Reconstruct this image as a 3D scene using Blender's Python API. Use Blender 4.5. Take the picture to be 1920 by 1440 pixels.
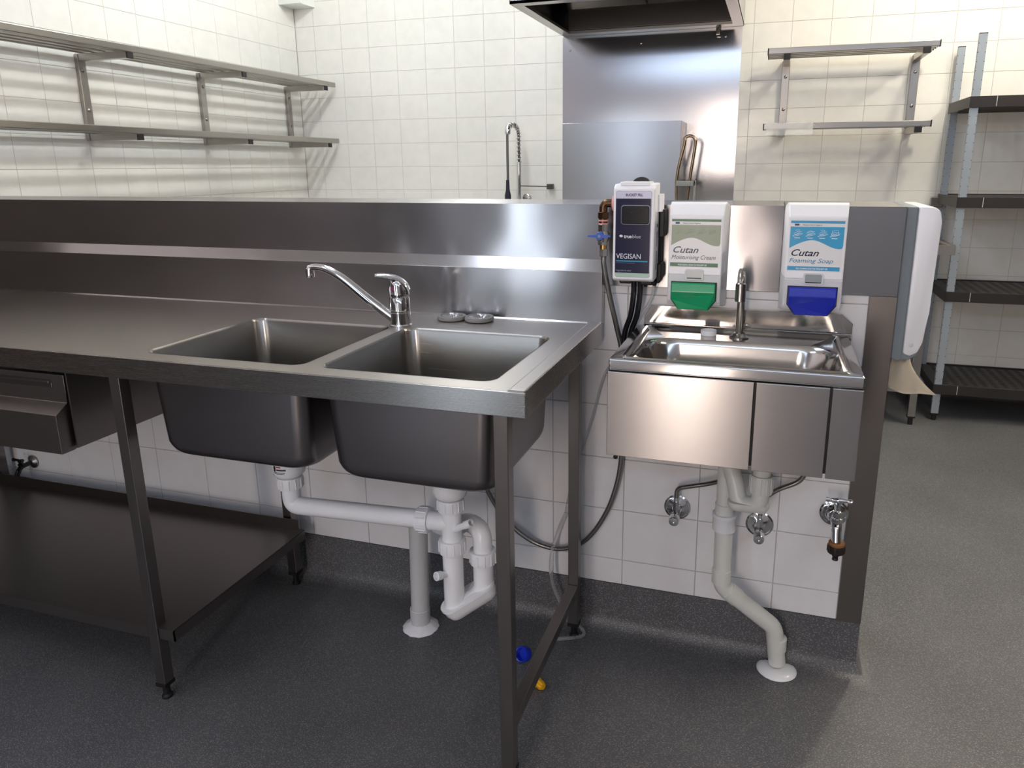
import bpy, bmesh, math, random
from mathutils import Vector, Matrix
random.seed(7)
for o in list(bpy.data.objects): bpy.data.objects.remove(o)
sc = bpy.context.scene
COL = sc.collection
PI = math.pi

# ------------------------------------------------------------ camera
cam_d = bpy.data.cameras.new('camera'); cam = bpy.data.objects.new('camera', cam_d); COL.objects.link(cam)
_y, _t, _r = -0.3086, 0.2460, -0.0079
fw = Vector((math.sin(_y)*math.cos(_t), math.cos(_y)*math.cos(_t), -math.sin(_t)))
rt = Vector((math.cos(_y), -math.sin(_y), 0)); up = rt.cross(fw)
rt2 = rt*math.cos(_r)+up*math.sin(_r); up2 = -rt*math.sin(_r)+up*math.cos(_r)
M = Matrix((rt2, up2, -fw)).transposed().to_4x4(); M.translation = Vector((0.4052, -1.1759, 1.2925))
cam.matrix_world = M
cam_d.sensor_fit = 'HORIZONTAL'; cam_d.sensor_width = 36.0; cam_d.lens = 36.0*1371.5/1920
cam_d.shift_x = -48.8/1920; cam_d.shift_y = -64.9/1920
cam_d.clip_start = 0.01; cam_d.clip_end = 100
sc.camera = cam

# ------------------------------------------------------------ world, lights, exposure
w = bpy.data.worlds.new('world'); sc.world = w; w.use_nodes = True
bg = w.node_tree.nodes['Background']; bg.inputs[0].default_value = (0.62, 0.78, 1.0, 1); bg.inputs[1].default_value = 1.6
sc.view_settings.view_transform = 'Standard'; sc.view_settings.look = 'None'
sc.view_settings.gamma = 1.0; sc.view_settings.use_curve_mapping = False
sc.view_settings.exposure = 0.0
def area(name, loc, sx, sy, power, col, rot=(0, 0, 0)):
    l = bpy.data.lights.new(name, 'AREA'); l.shape = 'RECTANGLE'; l.size = sx; l.size_y = sy
    l.energy = power; l.color = col
    o = bpy.data.objects.new(name, l); o.location = loc; o.rotation_euler = rot; COL.objects.link(o); return o
CEIL = 3.05
# ceiling tubes: (x, y, length along y, width, power, colour)
TUBES = [(-1.35, 2.1, 1.2, .07, 36, (.97, 1, .99)),
         (1.38, 2.45, .30, .14, 41, (1, .91, .74)),
         (2.6, 1.4, 1.2, .07, 62, (1, .89, .74)),
         (-0.89, 0.35, 1.2, .30, 20, (.80, .87, 1)),
         (-1.75, -1.7, 1.2, .07, 15, (.80, .87, 1)),
         (2.5, -1.2, 1.2, .07, 16, (1, .93, .85))]
# daylight through the doorway and the high windows behind the camera
area('door_daylight', (-1.68, -3.66, 1.05), .42, 2.0, 8, (.88, .95, 1.0), (PI/2, 0, 0))
area('window_daylight', (1.0, -3.66, 2.72), 5.2, .34, 16, (.66, .78, 1.0), (PI/2, 0, 0))
area('hall_daylight', (-0.14, -3.66, 1.2), .36, 1.9, 34, (1.0, .80, .66), (PI/2, 0, 0))

# ------------------------------------------------------------ materials
def lin(c):
    if isinstance(c, str):
        c = tuple(int(c[i:i+2], 16)/255 for i in (0, 2, 4))
    return tuple(((v/12.92) if v <= .04045 else ((v+.055)/1.055)**2.4) for v in c)+(1,)
def mat(name, col, rough=.5, metal=0, **k):
    m = bpy.data.materials.new(name); m.use_nodes = True
    b = m.node_tree.nodes['Principled BSDF']
    b.inputs['Base Color'].default_value = lin(col); b.inputs['Roughness'].default_value = rough
    b.inputs['Metallic'].default_value = metal
    for kk, v in k.items(): b.inputs[kk.replace('_', ' ')].default_value = v
    return m
def N(m, t, **k):
    n = m.node_tree.nodes.new(t)
    for kk, v in k.items():
        if kk.startswith('i_'): n.inputs[kk[2:].replace('_', ' ')].default_value = v
        else: setattr(n, kk, v)
    return n
def LK(m, a, ao, b, bi): m.node_tree.links.new(a.outputs[ao], b.inputs[bi])
def coords(m, scale, kind='Object'):
    t = N(m, 'ShaderNodeTexCoord'); mp = N(m, 'ShaderNodeMapping'); mp.inputs['Scale'].default_value = scale
    LK(m, t, kind, mp, 'Vector'); return mp
def steel(name, col='A9A6A2', rough=.28, aniso=.8, brush='x', wav=.0, grain=.02, wavs=2.5):
    """brushed sheet: grain runs along world x (or z); reflections stretch across the grain"""
    m = mat(name, col, rough, 1.0)
    b = m.node_tree.nodes['Principled BSDF']
    b.inputs['Anisotropic'].default_value = aniso
    if aniso > 0:
        g = N(m, 'ShaderNodeNewGeometry'); s = N(m, 'ShaderNodeSeparateXYZ'); LK(m, g, 'True Normal', s, 0)
        ab = N(m, 'ShaderNodeMath', operation='ABSOLUTE'); LK(m, s, 'Z', ab, 0)
        gt = N(m, 'ShaderNodeMath', operation='GREATER_THAN'); LK(m, ab, 0, gt, 0); gt.inputs[1].default_value = .7
        mx = N(m, 'ShaderNodeMix', data_type='VECTOR'); LK(m, gt, 0, mx, 0)
        mx.inputs[4].default_value = (0, 0, 1) if brush == 'x' else (1, 0, 0)
        mx.inputs[5].default_value = (0, 1, 0)
        m.node_tree.links.new(mx.outputs[1], b.inputs['Tangent'])
    sc_ = {'x': (6, 900, 900), 'z': (900, 900, 6)}[brush]
    mp = coords(m, sc_); n = N(m, 'ShaderNodeTexNoise', i_Scale=1.0, i_Detail=3.0); LK(m, mp, 0, n, 'Vector')
    r = N(m, 'ShaderNodeMapRange'); LK(m, n, 'Fac', r, 'Value')
    r.inputs['To Min'].default_value = rough*.92; r.inputs['To Max'].default_value = rough*1.1
    LK(m, r, 0, b, 'Roughness')
    bp = N(m, 'ShaderNodeBump', i_Strength=grain, i_Distance=.001); LK(m, n, 'Fac', bp, 'Height')
    if wav > 0:
        mp2 = coords(m, (1, 1, 1)); n2 = N(m, 'ShaderNodeTexNoise', i_Scale=wavs, i_Detail=1.0); LK(m, mp2, 0, n2, 'Vector')
        bp2 = N(m, 'ShaderNodeBump', i_Strength=1.0, i_Distance=wav); LK(m, n2, 'Fac', bp2, 'Height')
        LK(m, bp2, 0, bp, 'Normal')
    LK(m, bp, 0, b, 'Normal')
    return m
S_SPLASH = steel('steel_splash', 'ADABAC', .22, .88, 'x', .010, .02, 3.0)
S_TOP = steel('steel_top', 'B3ADA7', .31, .6, 'x', .0012, .008)
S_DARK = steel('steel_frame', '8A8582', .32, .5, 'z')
S_BOWL = steel('steel_bowl', 'A3A19E', .26, .45, 'x', .001)
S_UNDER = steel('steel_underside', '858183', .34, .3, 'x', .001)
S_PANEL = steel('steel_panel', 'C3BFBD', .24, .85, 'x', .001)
S_BACK = steel('steel_back_panel', 'BDBDC0', .17, .7, 'z', .006, .04, 1.3)
S_SHELF = steel('steel_shelf', 'A8A49E', .3, .3, 'x')
S_POL = steel('polished_steel', 'C9C6C3', .09, .0, 'x', .0015, .01)
S_RIM = steel('basin_steel', 'C2C0BE', .13, .0, 'x', .0008, .02)
CHROME = mat('chrome', 'E2E3E6', .05, 1)
NICKEL = mat('satin_nickel', 'A6A29D', .22, 1)
BRASS = mat('aged_brass', '5F4735', .3, 1)
BRASSY = mat('bright_brass', 'B08A50', .25, 1)
PVC = mat('white_pvc', 'EDEFF4', .22, 0, Specular_IOR_Level=.5)
PVCG = mat('grey_pvc', 'C9CBCE', .38)
PVCB = mat('basin_pipe_pvc', 'DADCD8', .3)
WPL = mat('white_plastic', 'F8F8FB', .3)
GPL = mat('light_grey_plastic', 'D6D7DA', .35)
GREYP = mat('slate_plastic', '7E8990', .4)
BLACK = mat('black_rubber', '121213', .5)
BLKG = mat('black_gloss', '15151A', .12)
GREEN = mat('green_plastic', '0A9A63', .22)
BLUE = mat('blue_plastic', '1F2FB0', .18)
VBLUE = mat('blue_lever', '1552B8', .3)
YEL = mat('yellow_plastic', 'F2B705', .35)
PINK = mat('pink_tape', 'E3A09C', .6)
PAPER = mat('paper_towel', 'E3DACB', .9)
DKB = mat('dark_brown_plastic', '2A211E', .45)
TAN = mat('tan_washer', '8E5F32', .6)
GALV = mat('galvanised_blue', 'A4AEB6', .4, .45)
RACKP = mat('dark_rack_plastic', '24201F', .5)
SPOUTG = mat('cream_spring', 'B9B5AD', .3, 1)
def ink(h, r=.6): return mat('print', h, r)
clear = bpy.data.materials.new('clear_tube'); clear.use_nodes = True
_b = clear.node_tree.nodes['Principled BSDF']; _b.inputs['Base Color'].default_value = (.85, .86, .88, 1)
_b.inputs['Roughness'].default_value = .12; _b.inputs['Transmission Weight'].default_value = .85; _b.inputs['IOR'].default_value = 1.2
film = bpy.data.materials.new('clear_film'); film.use_nodes = True
_b = film.node_tree.nodes['Principled BSDF']; _b.inputs['Base Color'].default_value = (.95, .96, .97, 1)
_b.inputs['Roughness'].default_value = .15; _b.inputs['Alpha'].default_value = .38
def tile_mat(name, col, pat=.5):
    m = mat(name, col, .2, 0, Specular_IOR_Level=.5); b = m.node_tree.nodes['Principled BSDF']
    mp = coords(m, (1, 1, 1), 'Object'); n = N(m, 'ShaderNodeTexNoise', i_Scale=14.0, i_Detail=3.0)
    oi = N(m, 'ShaderNodeObjectInfo'); av = N(m, 'ShaderNodeVectorMath', operation='ADD')
    cm = N(m, 'ShaderNodeCombineXYZ'); ml = N(m, 'ShaderNodeMath', operation='MULTIPLY'); ml.inputs[1].default_value = 40
    LK(m, oi, 'Random', ml, 0); LK(m, ml, 0, cm, 0); LK(m, mp, 0, av, 0); LK(m, cm, 0, av, 1); LK(m, av, 0, n, 'Vector')
    cr = N(m, 'ShaderNodeValToRGB'); cr.color_ramp.elements[0].position = .35; cr.color_ramp.elements[1].position = .6
    c = lin(col); cr.color_ramp.elements[0].color = tuple(v*.965 for v in c[:3])+(1,); cr.color_ramp.elements[1].color = c
    LK(m, n, 'Fac', cr, 0); LK(m, cr, 0, b, 'Base Color')
    # faint embossed lozenges in the glaze
    mp2 = coords(m, (1, 1, 1), 'Object'); mp2.inputs['Rotation'].default_value = (0, PI/4, 0)
    ck = N(m, 'ShaderNodeTexChecker', i_Scale=75.0); LK(m, mp2, 0, ck, 'Vector')
    n2 = N(m, 'ShaderNodeTexNoise', i_Scale=9.0); LK(m, av, 0, n2, 'Vector')
    mu = N(m, 'ShaderNodeMath', operation='MULTIPLY'); LK(m, ck, 'Fac', mu, 0); LK(m, n2, 'Fac', mu, 1)
    bp = N(m, 'ShaderNodeBump', i_Strength=.12, i_Distance=.0004); LK(m, mu, 0, bp, 'Height'); LK(m, bp, 0, b, 'Normal')
    return m
TILE = tile_mat('glazed_tile', 'F3F2EC')
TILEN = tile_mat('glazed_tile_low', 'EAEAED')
GROUT = mat('grout', 'C6C3BD', .9)
PAINT = mat('brown_paint', '453C37', .7)
PAINTD = mat('dark_paint', '4F4845', .7)
CEILM = mat('ceiling_paint', 'EDECE8', .9)
def floor_mat():
    m = mat('flecked_vinyl', '4C4D51', .42); b = m.node_tree.nodes['Principled BSDF']
    mp = coords(m, (1, 1, 1), 'Object')
    n = N(m, 'ShaderNodeTexNoise', i_Scale=3.0, i_Detail=5.0); LK(m, mp, 0, n, 'Vector')
    cr = N(m, 'ShaderNodeValToRGB'); e = cr.color_ramp.elements
    e[0].position = .3; e[0].color = lin('505155'); e[1].position = .75; e[1].color = lin('5E5F62')
    LK(m, n, 'Fac', cr, 0)
    # light dash-like flecks
    def fleck(rot, sc_, thr):
        mp2 = coords(m, sc_, 'Object'); mp2.inputs['Rotation'].default_value = rot
        v = N(m, 'ShaderNodeTexVoronoi', i_Scale=1.0, i_Randomness=1.0); LK(m, mp2, 0, v, 'Vector')
        l = N(m, 'ShaderNodeMath', operation='LESS_THAN'); LK(m, v, 'Distance', l, 0); l.inputs[1].default_value = thr
        return l
    a = fleck((0, 0, .5), (150, 460, 300), .24); a2 = fleck((0, 0, -1.0), (160, 480, 300), .23)
    mx0 = N(m, 'ShaderNodeMath', operation='MAXIMUM'); LK(m, a, 0, mx0, 0); LK(m, a2, 0, mx0, 1)
    mm = N(m, 'ShaderNodeMath', operation='MULTIPLY'); LK(m, mx0, 0, mm, 0); mm.inputs[1].default_value = .42
    mx = N(m, 'ShaderNodeMix', data_type='RGBA'); LK(m, mm, 0, mx, 0)
    m.node_tree.links.new(cr.outputs[0], mx.inputs[6]); mx.inputs[7].default_value = lin('C6C6C3')
    m.node_tree.links.new(mx.outputs[2], b.inputs['Base Color'])
    n3 = N(m, 'ShaderNodeTexNoise', i_Scale=260.0, i_Detail=2.0); LK(m, mp, 0, n3, 'Vector')
    bp = N(m, 'ShaderNodeBump', i_Strength=.5, i_Distance=.002); LK(m, n3, 'Fac', bp, 'Height'); LK(m, bp, 0, b, 'Normal')
    return m
FLOOR = floor_mat()
def braid_mat():
    m = mat('braided_steel', '8C8A88', .3, 1); b = m.node_tree.nodes['Principled BSDF']
    mp = coords(m, (1, 1, 1), 'Object'); mp.inputs['Rotation'].default_value = (.6, .6, .6)
    ck = N(m, 'ShaderNodeTexChecker', i_Scale=420.0); LK(m, mp, 0, ck, 'Vector')
    bp = N(m, 'ShaderNodeBump', i_Strength=.4, i_Distance=.0006); LK(m, ck, 'Fac', bp, 'Height'); LK(m, bp, 0, b, 'Normal'); return m
BRAID = braid_mat()

# ------------------------------------------------------------ mesh helpers
ORG = {}
def link(name, bm, m, parent=None, smooth=False, kind=None, origin=None):
    o0 = ORG.get(parent.name, Vector((0, 0, 0))) if parent else (Vector(origin) if origin else Vector((0, 0, 0)))
    if o0.length: bmesh.ops.translate(bm, vec=-o0, verts=bm.verts)
    bmesh.ops.recalc_face_normals(bm, faces=bm.faces)
    me = bpy.data.meshes.new(name); bm.to_mesh(me); bm.free()
    if smooth:
        me.polygons.foreach_set('use_smooth', [True]*len(me.polygons))
        if smooth != 'all':
            try: me.set_sharp_from_angle(angle=math.radians(38))
            except Exception: pass
    me.materials.append(m)
    o = bpy.data.objects.new(name, me); COL.objects.link(o)
    if parent: o.parent = parent
    else: o.location = o0
    ORG[o.name] = o0
    if kind: o['kind'] = kind
    return o
def tag(o, label, cat, group=None):
    o['label'] = label; o['category'] = cat
    if group: o['group'] = group
    return o
def thing(name, label, cat, loc=(0, 0, 0), group=None):
    o = bpy.data.objects.new(name, None); COL.objects.link(o); o.location = loc; o.empty_display_size = .05
    ORG[o.name] = Vector(loc); return tag(o, label, cat, group)
def B(): return bmesh.new()
def box(bm, x0, x1, y0, y1, z0, z1, bev=0, seg=2):
    vs = [bm.verts.new((x, y, z)) for x in (x0, x1) for y in (y0, y1) for z in (z0, z1)]
    f = [bm.faces.new([vs[i] for i in q]) for q in ((0, 1, 3, 2), (4, 6, 7, 5), (0, 4, 5, 1), (2, 3, 7, 6), (0, 2, 6, 4), (1, 5, 7, 3))]
    if bev:
        es = list({e for ff in f for e in ff.edges})
        bmesh.ops.bevel(bm, geom=es, offset=bev, segments=seg, affect='EDGES', profile=.5)
    return bm
def bx(*a, **k): return box(B(), *a, **k)
def prism(bm, pts, axis, a, b, bev=0):
    """polygon pts (2-D) extruded along axis from a to b. axis x: pts=(y,z); y: (x,z); z: (x,y)"""
    def P(p, t): return {'x': (t, p[0], p[1]), 'y': (p[0], t, p[1]), 'z': (p[0], p[1], t)}[axis]
    A = [bm.verts.new(P(p, a)) for p in pts]; C = [bm.verts.new(P(p, b)) for p in pts]
    fs = [bm.faces.new(A), bm.faces.new(C[::-1])]
    n = len(pts)
    for i in range(n): fs.append(bm.faces.new((A[i], C[i], C[(i+1) % n], A[(i+1) % n])))
    if bev:
        es = list({e for ff in fs for e in ff.edges}); bmesh.ops.bevel(bm, geom=es, offset=bev, segments=2, affect='EDGES', profile=.5)
    return bm
def frame_of(d):
    d = Vector(d).normalized(); a = Vector((0, 0, 1)) if abs(d.z) < .9 else Vector((1, 0, 0))
    u = d.cross(a).normalized(); return d, u, d.cross(u).normalized()
def lathe(bm, prof, p0, d=(0, 0, 1), seg=28, cap=True):
    """prof = [(r, t)] along direction d from p0"""
    d, u, v = frame_of(d); p0 = Vector(p0); rings = []
    for r, t in prof:
        if r < 1e-6: rings.append([bm.verts.new(p0+d*t)])
        else: rings.append([bm.verts.new(p0+d*t+(u*math.cos(2*PI*i/seg)+v*math.sin(2*PI*i/seg))*r) for i in range(seg)])
    for A, C in zip(rings, rings[1:]):
        if len(A) == 1 and len(C) == 1: continue
        for i in range(seg):
            j = (i+1) % seg
            if len(A) == 1: bm.faces.new((A[0], C[i], C[j]))
            elif len(C) == 1: bm.faces.new((A[i], C[0], A[j]))
            else: bm.faces.new((A[i], C[i], C[j], A[j]))
    if cap:
        if len(rings[0]) > 1: bm.faces.new(rings[0])
        if len(rings[-1]) > 1: bm.faces.new(rings[-1])
    return bm
def cyl(bm, p0, p1, r, seg=24, r2=None, bev=0):
    p0 = Vector(p0); p1 = Vector(p1); L = (p1-p0).length; r2 = r if r2 is None else r2
    pr = [(r, 0), (r2, L)] if not bev else [(r-bev, 0), (r, bev), (r2, L-bev), (r2-bev, L)]
    return lathe(bm, pr, p0, p1-p0, seg)
def fillet(pts, rad, n=8):
    """round the corners of a polyline"""
    pts = [Vector(p) for p in pts]; out = [pts[0]]
    for i in range(1, len(pts)-1):
        a, b, c = pts[i-1], pts[i], pts[i+1]; r = rad[i-1] if isinstance(rad, (list, tuple)) else rad
        d1 = (a-b); d2 = (c-b); r = min(r, d1.length*.49, d2.length*.49)
        s = b+d1.normalized()*r; e = b+d2.normalized()*r
        for k in range(n+1):
            t = k/n; out.append(s*(1-t)**2+b*2*t*(1-t)+e*t*t)
    out.append(pts[-1]); return out
def spline(pts, n=8):
    pts = [Vector(p) for p in pts]; P = [pts[0]*2-pts[1]]+pts+[pts[-1]*2-pts[-2]]; out = []
    for i in range(1, len(P)-2):
        p0, p1, p2, p3 = P[i-1:i+3]
        for k in range(n):
            t = k/n; out.append(.5*((2*p1)+(p2-p0)*t+(2*p0-5*p1+4*p2-p3)*t*t+(3*p1-p0-3*p2+p3)*t**3))
    out.append(pts[-1]); return out
def tube(bm, pts, r, seg=16, caps=True, sx=1.0):
    pts = [Vector(p) for p in pts]; n = len(pts); rr = r if isinstance(r, (list, tuple)) else [r]*n
    T = [(pts[min(i+1, n-1)]-pts[max(i-1, 0)]).normalized() for i in range(n)]
    _, u, v = frame_of(T[0]); rings = []
    for i in range(n):
        u = (u-T[i]*u.dot(T[i])).normalized(); v = T[i].cross(u)
        rings.append([bm.verts.new(pts[i]+(u*math.cos(2*PI*k/seg)*sx+v*math.sin(2*PI*k/seg))*rr[i]) for k in range(seg)])
    for A, C in zip(rings, rings[1:]):
        for k in range(seg): bm.faces.new((A[k], C[k], C[(k+1) % seg], A[(k+1) % seg]))
    if caps: bm.faces.new(rings[0]); bm.faces.new(rings[-1])
    return bm
def rrect(x0, x1, y0, y1, r, n=6):
    out = []
    for cx, cy, a in ((x1-r, y1-r, 0), (x0+r, y1-r, PI/2), (x0+r, y0+r, PI), (x1-r, y0+r, 1.5*PI)):
        for k in range(n+1): out.append((cx+r*math.cos(a+PI/2*k/n), cy+r*math.sin(a+PI/2*k/n)))
    return out
def loft(bm, rings, cap0=False, cap1=True):
    R = [[bm.verts.new(p) for p in rg] for rg in rings]; n = len(R[0])
    for A, C in zip(R, R[1:]):
        for k in range(n): bm.faces.new((A[k], C[k], C[(k+1) % n], A[(k+1) % n]))
    if cap0: bm.faces.new(R[0])
    if cap1: bm.faces.new(R[-1])
    return bm
def plate_holes(bm, outer, holes, z):
    es = []
    for lp in [outer]+holes:
        vs = [bm.verts.new((p[0], p[1], z)) for p in lp]
        es += [bm.edges.new((vs[i], vs[(i+1) % len(vs)])) for i in range(len(vs))]
    bmesh.ops.triangle_fill(bm, use_beauty=True, use_dissolve=False, edges=es)
    return bm
def flat(pts, y):      # flat print facing -y; pts (x,z)
    bm = B(); bm.faces.new([bm.verts.new((p[0], y, p[1])) for p in pts]); return bm
def rect(x0, x1, z0, z1): return [(x0, z0), (x1, z0), (x1, z1), (x0, z1)]
def lettering(s, size, x, y, z, m, parent, shear=0, bold=0, width=None, align='LEFT', rot=None, name='lettering'):
    cu = bpy.data.curves.new('txt', 'FONT'); cu.body = s; cu.size = size; cu.shear = shear; cu.offset = bold
    cu.align_x = align; cu.resolution_u = 3; cu.extrude = .00005
    t = bpy.data.objects.new('txt', cu); COL.objects.link(t); bpy.context.view_layer.update()
    me = bpy.data.meshes.new_from_object(t.evaluated_get(bpy.context.evaluated_depsgraph_get()))
    bpy.data.objects.remove(t); bm = B(); bm.from_mesh(me); bpy.data.meshes.remove(me)
    if width:
        xs = [v.co.x for v in bm.verts]; k = width/(max(xs)-min(xs))
        for v in bm.verts: v.co.x *= k
    R = (rot or Matrix.Rotation(PI/2, 4, 'X')); bmesh.ops.transform(bm, matrix=Matrix.Translation((x, y, z)) @ R, verts=bm.verts)
    return link(name, bm, m, parent)

# ------------------------------------------------------------ dimensions
W = .639; T = .25; E = .684; YB = 3.3295; XL = -2.708; XR = 3.7; YF = -3.7
ZT = 1.198; ZS = .997; ZC = .150

# ------------------------------------------------------------ room shell
bm = bx(-2.9, XR+.1, YF-.1, YB+.2, -.1, 0); link('floor', bm, FLOOR, kind='structure')
link('ceiling', bx(-2.9, XR+.1, YF-.1, YB+.2, CEIL, CEIL+.1), CEILM, kind='structure')
wb = link('wall_back', bx(XL-.2, XR+.1, YB+.002, YB+.2, 0, CEIL), GROUT, kind='structure')
wl = link('wall_left', bx(XL-.2, XL-.002, W+T, YB+.004, 0, CEIL), GROUT, kind='structure')
link('wall_left_front', bx(XL-.2, XL-.002, YF, W+T, 0, 1.75), PAINT, kind='structure')
link('wall_left_upper', bx(XL-.2, XL-.002, YF, W+T, 1.75, CEIL), mat('upper_paint', 'E6DAD8', .7), kind='structure')
link('wall_right', bx(XR, XR+.1, YF, YB+.004, 0, CEIL), PAINT, kind='structure')
wm = link('wall_middle', bx(XL, E-.004, W+.004, W+T-.004, 0, ZT-.004), GROUT, kind='structure')
# wall behind the camera: openings for a door, a hall opening and high windows
bm = B()
for a in ((-2.9, -1.94, 0, 2.5), (-1.42, -.36, 0, 2.5), (.08, XR+.1, 0, 2.5), (-1.94, -1.42, 2.06, 2.5), (-.36, .08, 2.16, 2.5),
          (-2.9, -1.62, 2.5, 2.92), (3.62, XR+.1, 2.5, 2.92), (-2.9, XR+.1, 2.92, CEIL)):
    box(bm, a[0], a[1], YF-.1, YF, a[2], a[3])
link('wall_front', bm, mat('grey_paint', 'C9C7CE', .8), kind='structure')
def frame(name, x0, x1, z0, z1):
    bm = B(); t = .035
    box(bm, x0, x0+t, YF-.05, YF+.015, z0, z1); box(bm, x1-t, x1, YF-.05, YF+.015, z0, z1)
    box(bm, x0+t, x1-t, YF-.05, YF+.015, z1-t, z1)
    if z0 > .1: box(bm, x0+t, x1-t, YF-.05, YF+.015, z0, z0+t)
    return link(name, bm, PAINTD, kind='structure')
frame('door_1', -1.96, -1.40, 0, 2.08); frame('door_2', -.38, .10, 0, 2.18); frame('window_1', -1.64, 3.64, 2.49, 2.93)

# tiles --------------------------------------------------------------
TC = {}
def tile_mesh(w_, h_, m):
    k = (round(w_, 4), round(h_, 4), m.name)
    if k not in TC:
        bm = B(); g = .0009; x0, x1, z0, z1 = -w_/2+g, w_/2-g, -h_/2+g, h_/2-g; b = min(.0010, w_*.2, h_*.2)
        R = [[(x0, 0, z0), (x1, 0, z0), (x1, 0, z1), (x0, 0, z1)],
             [(x0, -.0032, z0), (x1, -.0032, z0), (x1, -.0032, z1), (x0, -.0032, z1)],
             [(x0+b, -.0042, z0+b), (x1-b, -.0042, z0+b), (x1-b, -.0042, z1-b), (x0+b, -.0042, z1-b)]]
        loft(bm, R); bmesh.ops.recalc_face_normals(bm, faces=bm.faces)
        me = bpy.data.meshes.new('tile'); bm.to_mesh(me); bm.free(); me.materials.append(m); TC[k] = me
    return TC[k]
def tiles(wall, m, u0, u1, z0, z1, uo, zo, pw, ph, place, rotz, skip=None, stuff=None):
    """grid cut to [u0,u1]x[z0,z1]; place(u,z)->location. stuff(u,z) True: joined into one"""
    rest = B(); nrest = 0; n = 0
    i0 = math.floor((u0-uo)/pw); j0 = math.floor((z0-zo)/ph)
    i = i0
    while uo+i*pw < u1-1e-6:
        a, b = max(uo+i*pw, u0), min(uo+(i+1)*pw, u1); j = j0
        while zo+j*ph < z1-1e-6:
            c, d = max(zo+j*ph, z0), min(zo+(j+1)*ph, z1)
            if b-a > .008 and d-c > .008 and not (skip and skip((a+b)/2, (c+d)/2)):
                me = tile_mesh(b-a, d-c, m); loc = place((a+b)/2, (c+d)/2)
                if stuff and stuff((a+b)/2, (c+d)/2):
                    t = B(); t.from_mesh(me); bmesh.ops.transform(t, matrix=Matrix.Translation(loc) @ Matrix.Rotation(rotz, 4, 'Z'), verts=t.verts)
                    tm = bpy.data.meshes.new('t'); t.to_mesh(tm); t.free(); rest.from_mesh(tm); bpy.data.meshes.remove(tm); nrest += 1
                else:
                    o = bpy.data.objects.new('tile', me); COL.objects.link(o); o.parent = wall
                    o.location = loc; o.rotation_euler = (random.uniform(-.0007, .0007), 0, rotz+random.uniform(-.0007, .0007)); n += 1
            j += 1
        i += 1
    if nrest: link('tiling', rest, m, wall, kind='stuff')
    else: rest.free()
    return n
n1 = tiles(wb, TILE, XL, XR, 0, CEIL, -2.3654, .2434, .2, .15, lambda u, z: (u, YB+.004, z), 0,
      skip=lambda u, z: -.74 < u < .06 and 1.05 < z < 2.4,
      stuff=lambda u, z: z > 2.49 or u > 2.05 or (u < .8 and z < 1.14) or (u > .8 and z < 0))
n2 = tiles(wl, TILE, W+T, YB, 0, CEIL, .855, .2434, .19, .15, lambda u, z: (XL-.004, u, z), PI/2,
      stuff=lambda u, z: z > 2.35 or z < 1.14)
n3 = tiles(wm, TILEN, -2.70, .629, ZC, ZS, -1.9322, .2257, .2, .15, lambda u, z: (u, W+.004, z), 0)
tiles(wm, TILEN, -2.70, E, ZC, ZT, -1.9322, .2257, .2, .15, lambda u, z: (u, W+T-.004, z), PI, stuff=lambda u, z: True)
print('tiles', n1, n2, n3)

# coved vinyl skirting round the half wall
def sweep(path, prof, closed=False):
    """path: list of (x,y), outward side is on the right of travel; prof (d,z)"""
    bm = B(); n = len(path); rings = []
    for i, p in enumerate(path):
        p = Vector(p); nn = []
        if i > 0: t = (p-Vector(path[i-1])).normalized(); nn.append(Vector((t.y, -t.x)))
        if i < n-1: t = (Vector(path[i+1])-p).normalized(); nn.append(Vector((t.y, -t.x)))
        s = nn[0] if len(nn) == 1 else (nn[0]+nn[1])/(1+nn[0].dot(nn[1]))
        rings.append([bm.verts.new((p.x+s.x*d, p.y+s.y*d, z)) for d, z in prof])
    for A, C in zip(rings, rings[1:]):
        for k in range(len(prof)-1): bm.faces.new((A[k], C[k], C[k+1], A[k+1]))
    return bm
R_ = .045
cove = [(-.004, ZC), (.002, ZC), (.002, R_)]+[(.002+R_-R_*math.cos(a), R_-R_*math.sin(a)) for a in (.25, .5, .75, 1.0, 1.25, 1.45)]+[(.002+R_+.02, .0006), (.002+R_+.02, -.005)]
link('baseboard_middle', sweep([(-2.70, W), (E, W), (E, W+T), (-2.70, W+T)], cove), FLOOR, smooth=True, kind='structure')
link('baseboard_back', sweep([(-2.70, YB), (XR, YB)], cove), FLOOR, smooth=True, kind='structure')

# stainless cladding of the half wall
cap = B()
for ux0, ux1 in ((-2.70, .4285), (.4305, E+.002)):
    prism(cap, [(W-.003, ZS), (W-.003, ZT), (W+T+.003, ZT), (W+T+.003, ZS), (W+T, ZS), (W+T, ZT-.003), (W, ZT-.003), (W, ZS)], 'x', ux0, ux1)
box(cap, E-.001, E+.002, W, W+T, ZS, ZT-.002)
link('trim_1', cap, S_SPLASH, kind='structure')
bm = B(); box(bm, .629, E+.003, W-.004, W-.001, ZC, ZS-.001, bev=.0008); box(bm, E, E+.003, W-.003, W+T+.003, ZC, ZS-.001)
link('trim_2', bm, S_DARK, kind='structure')

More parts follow.
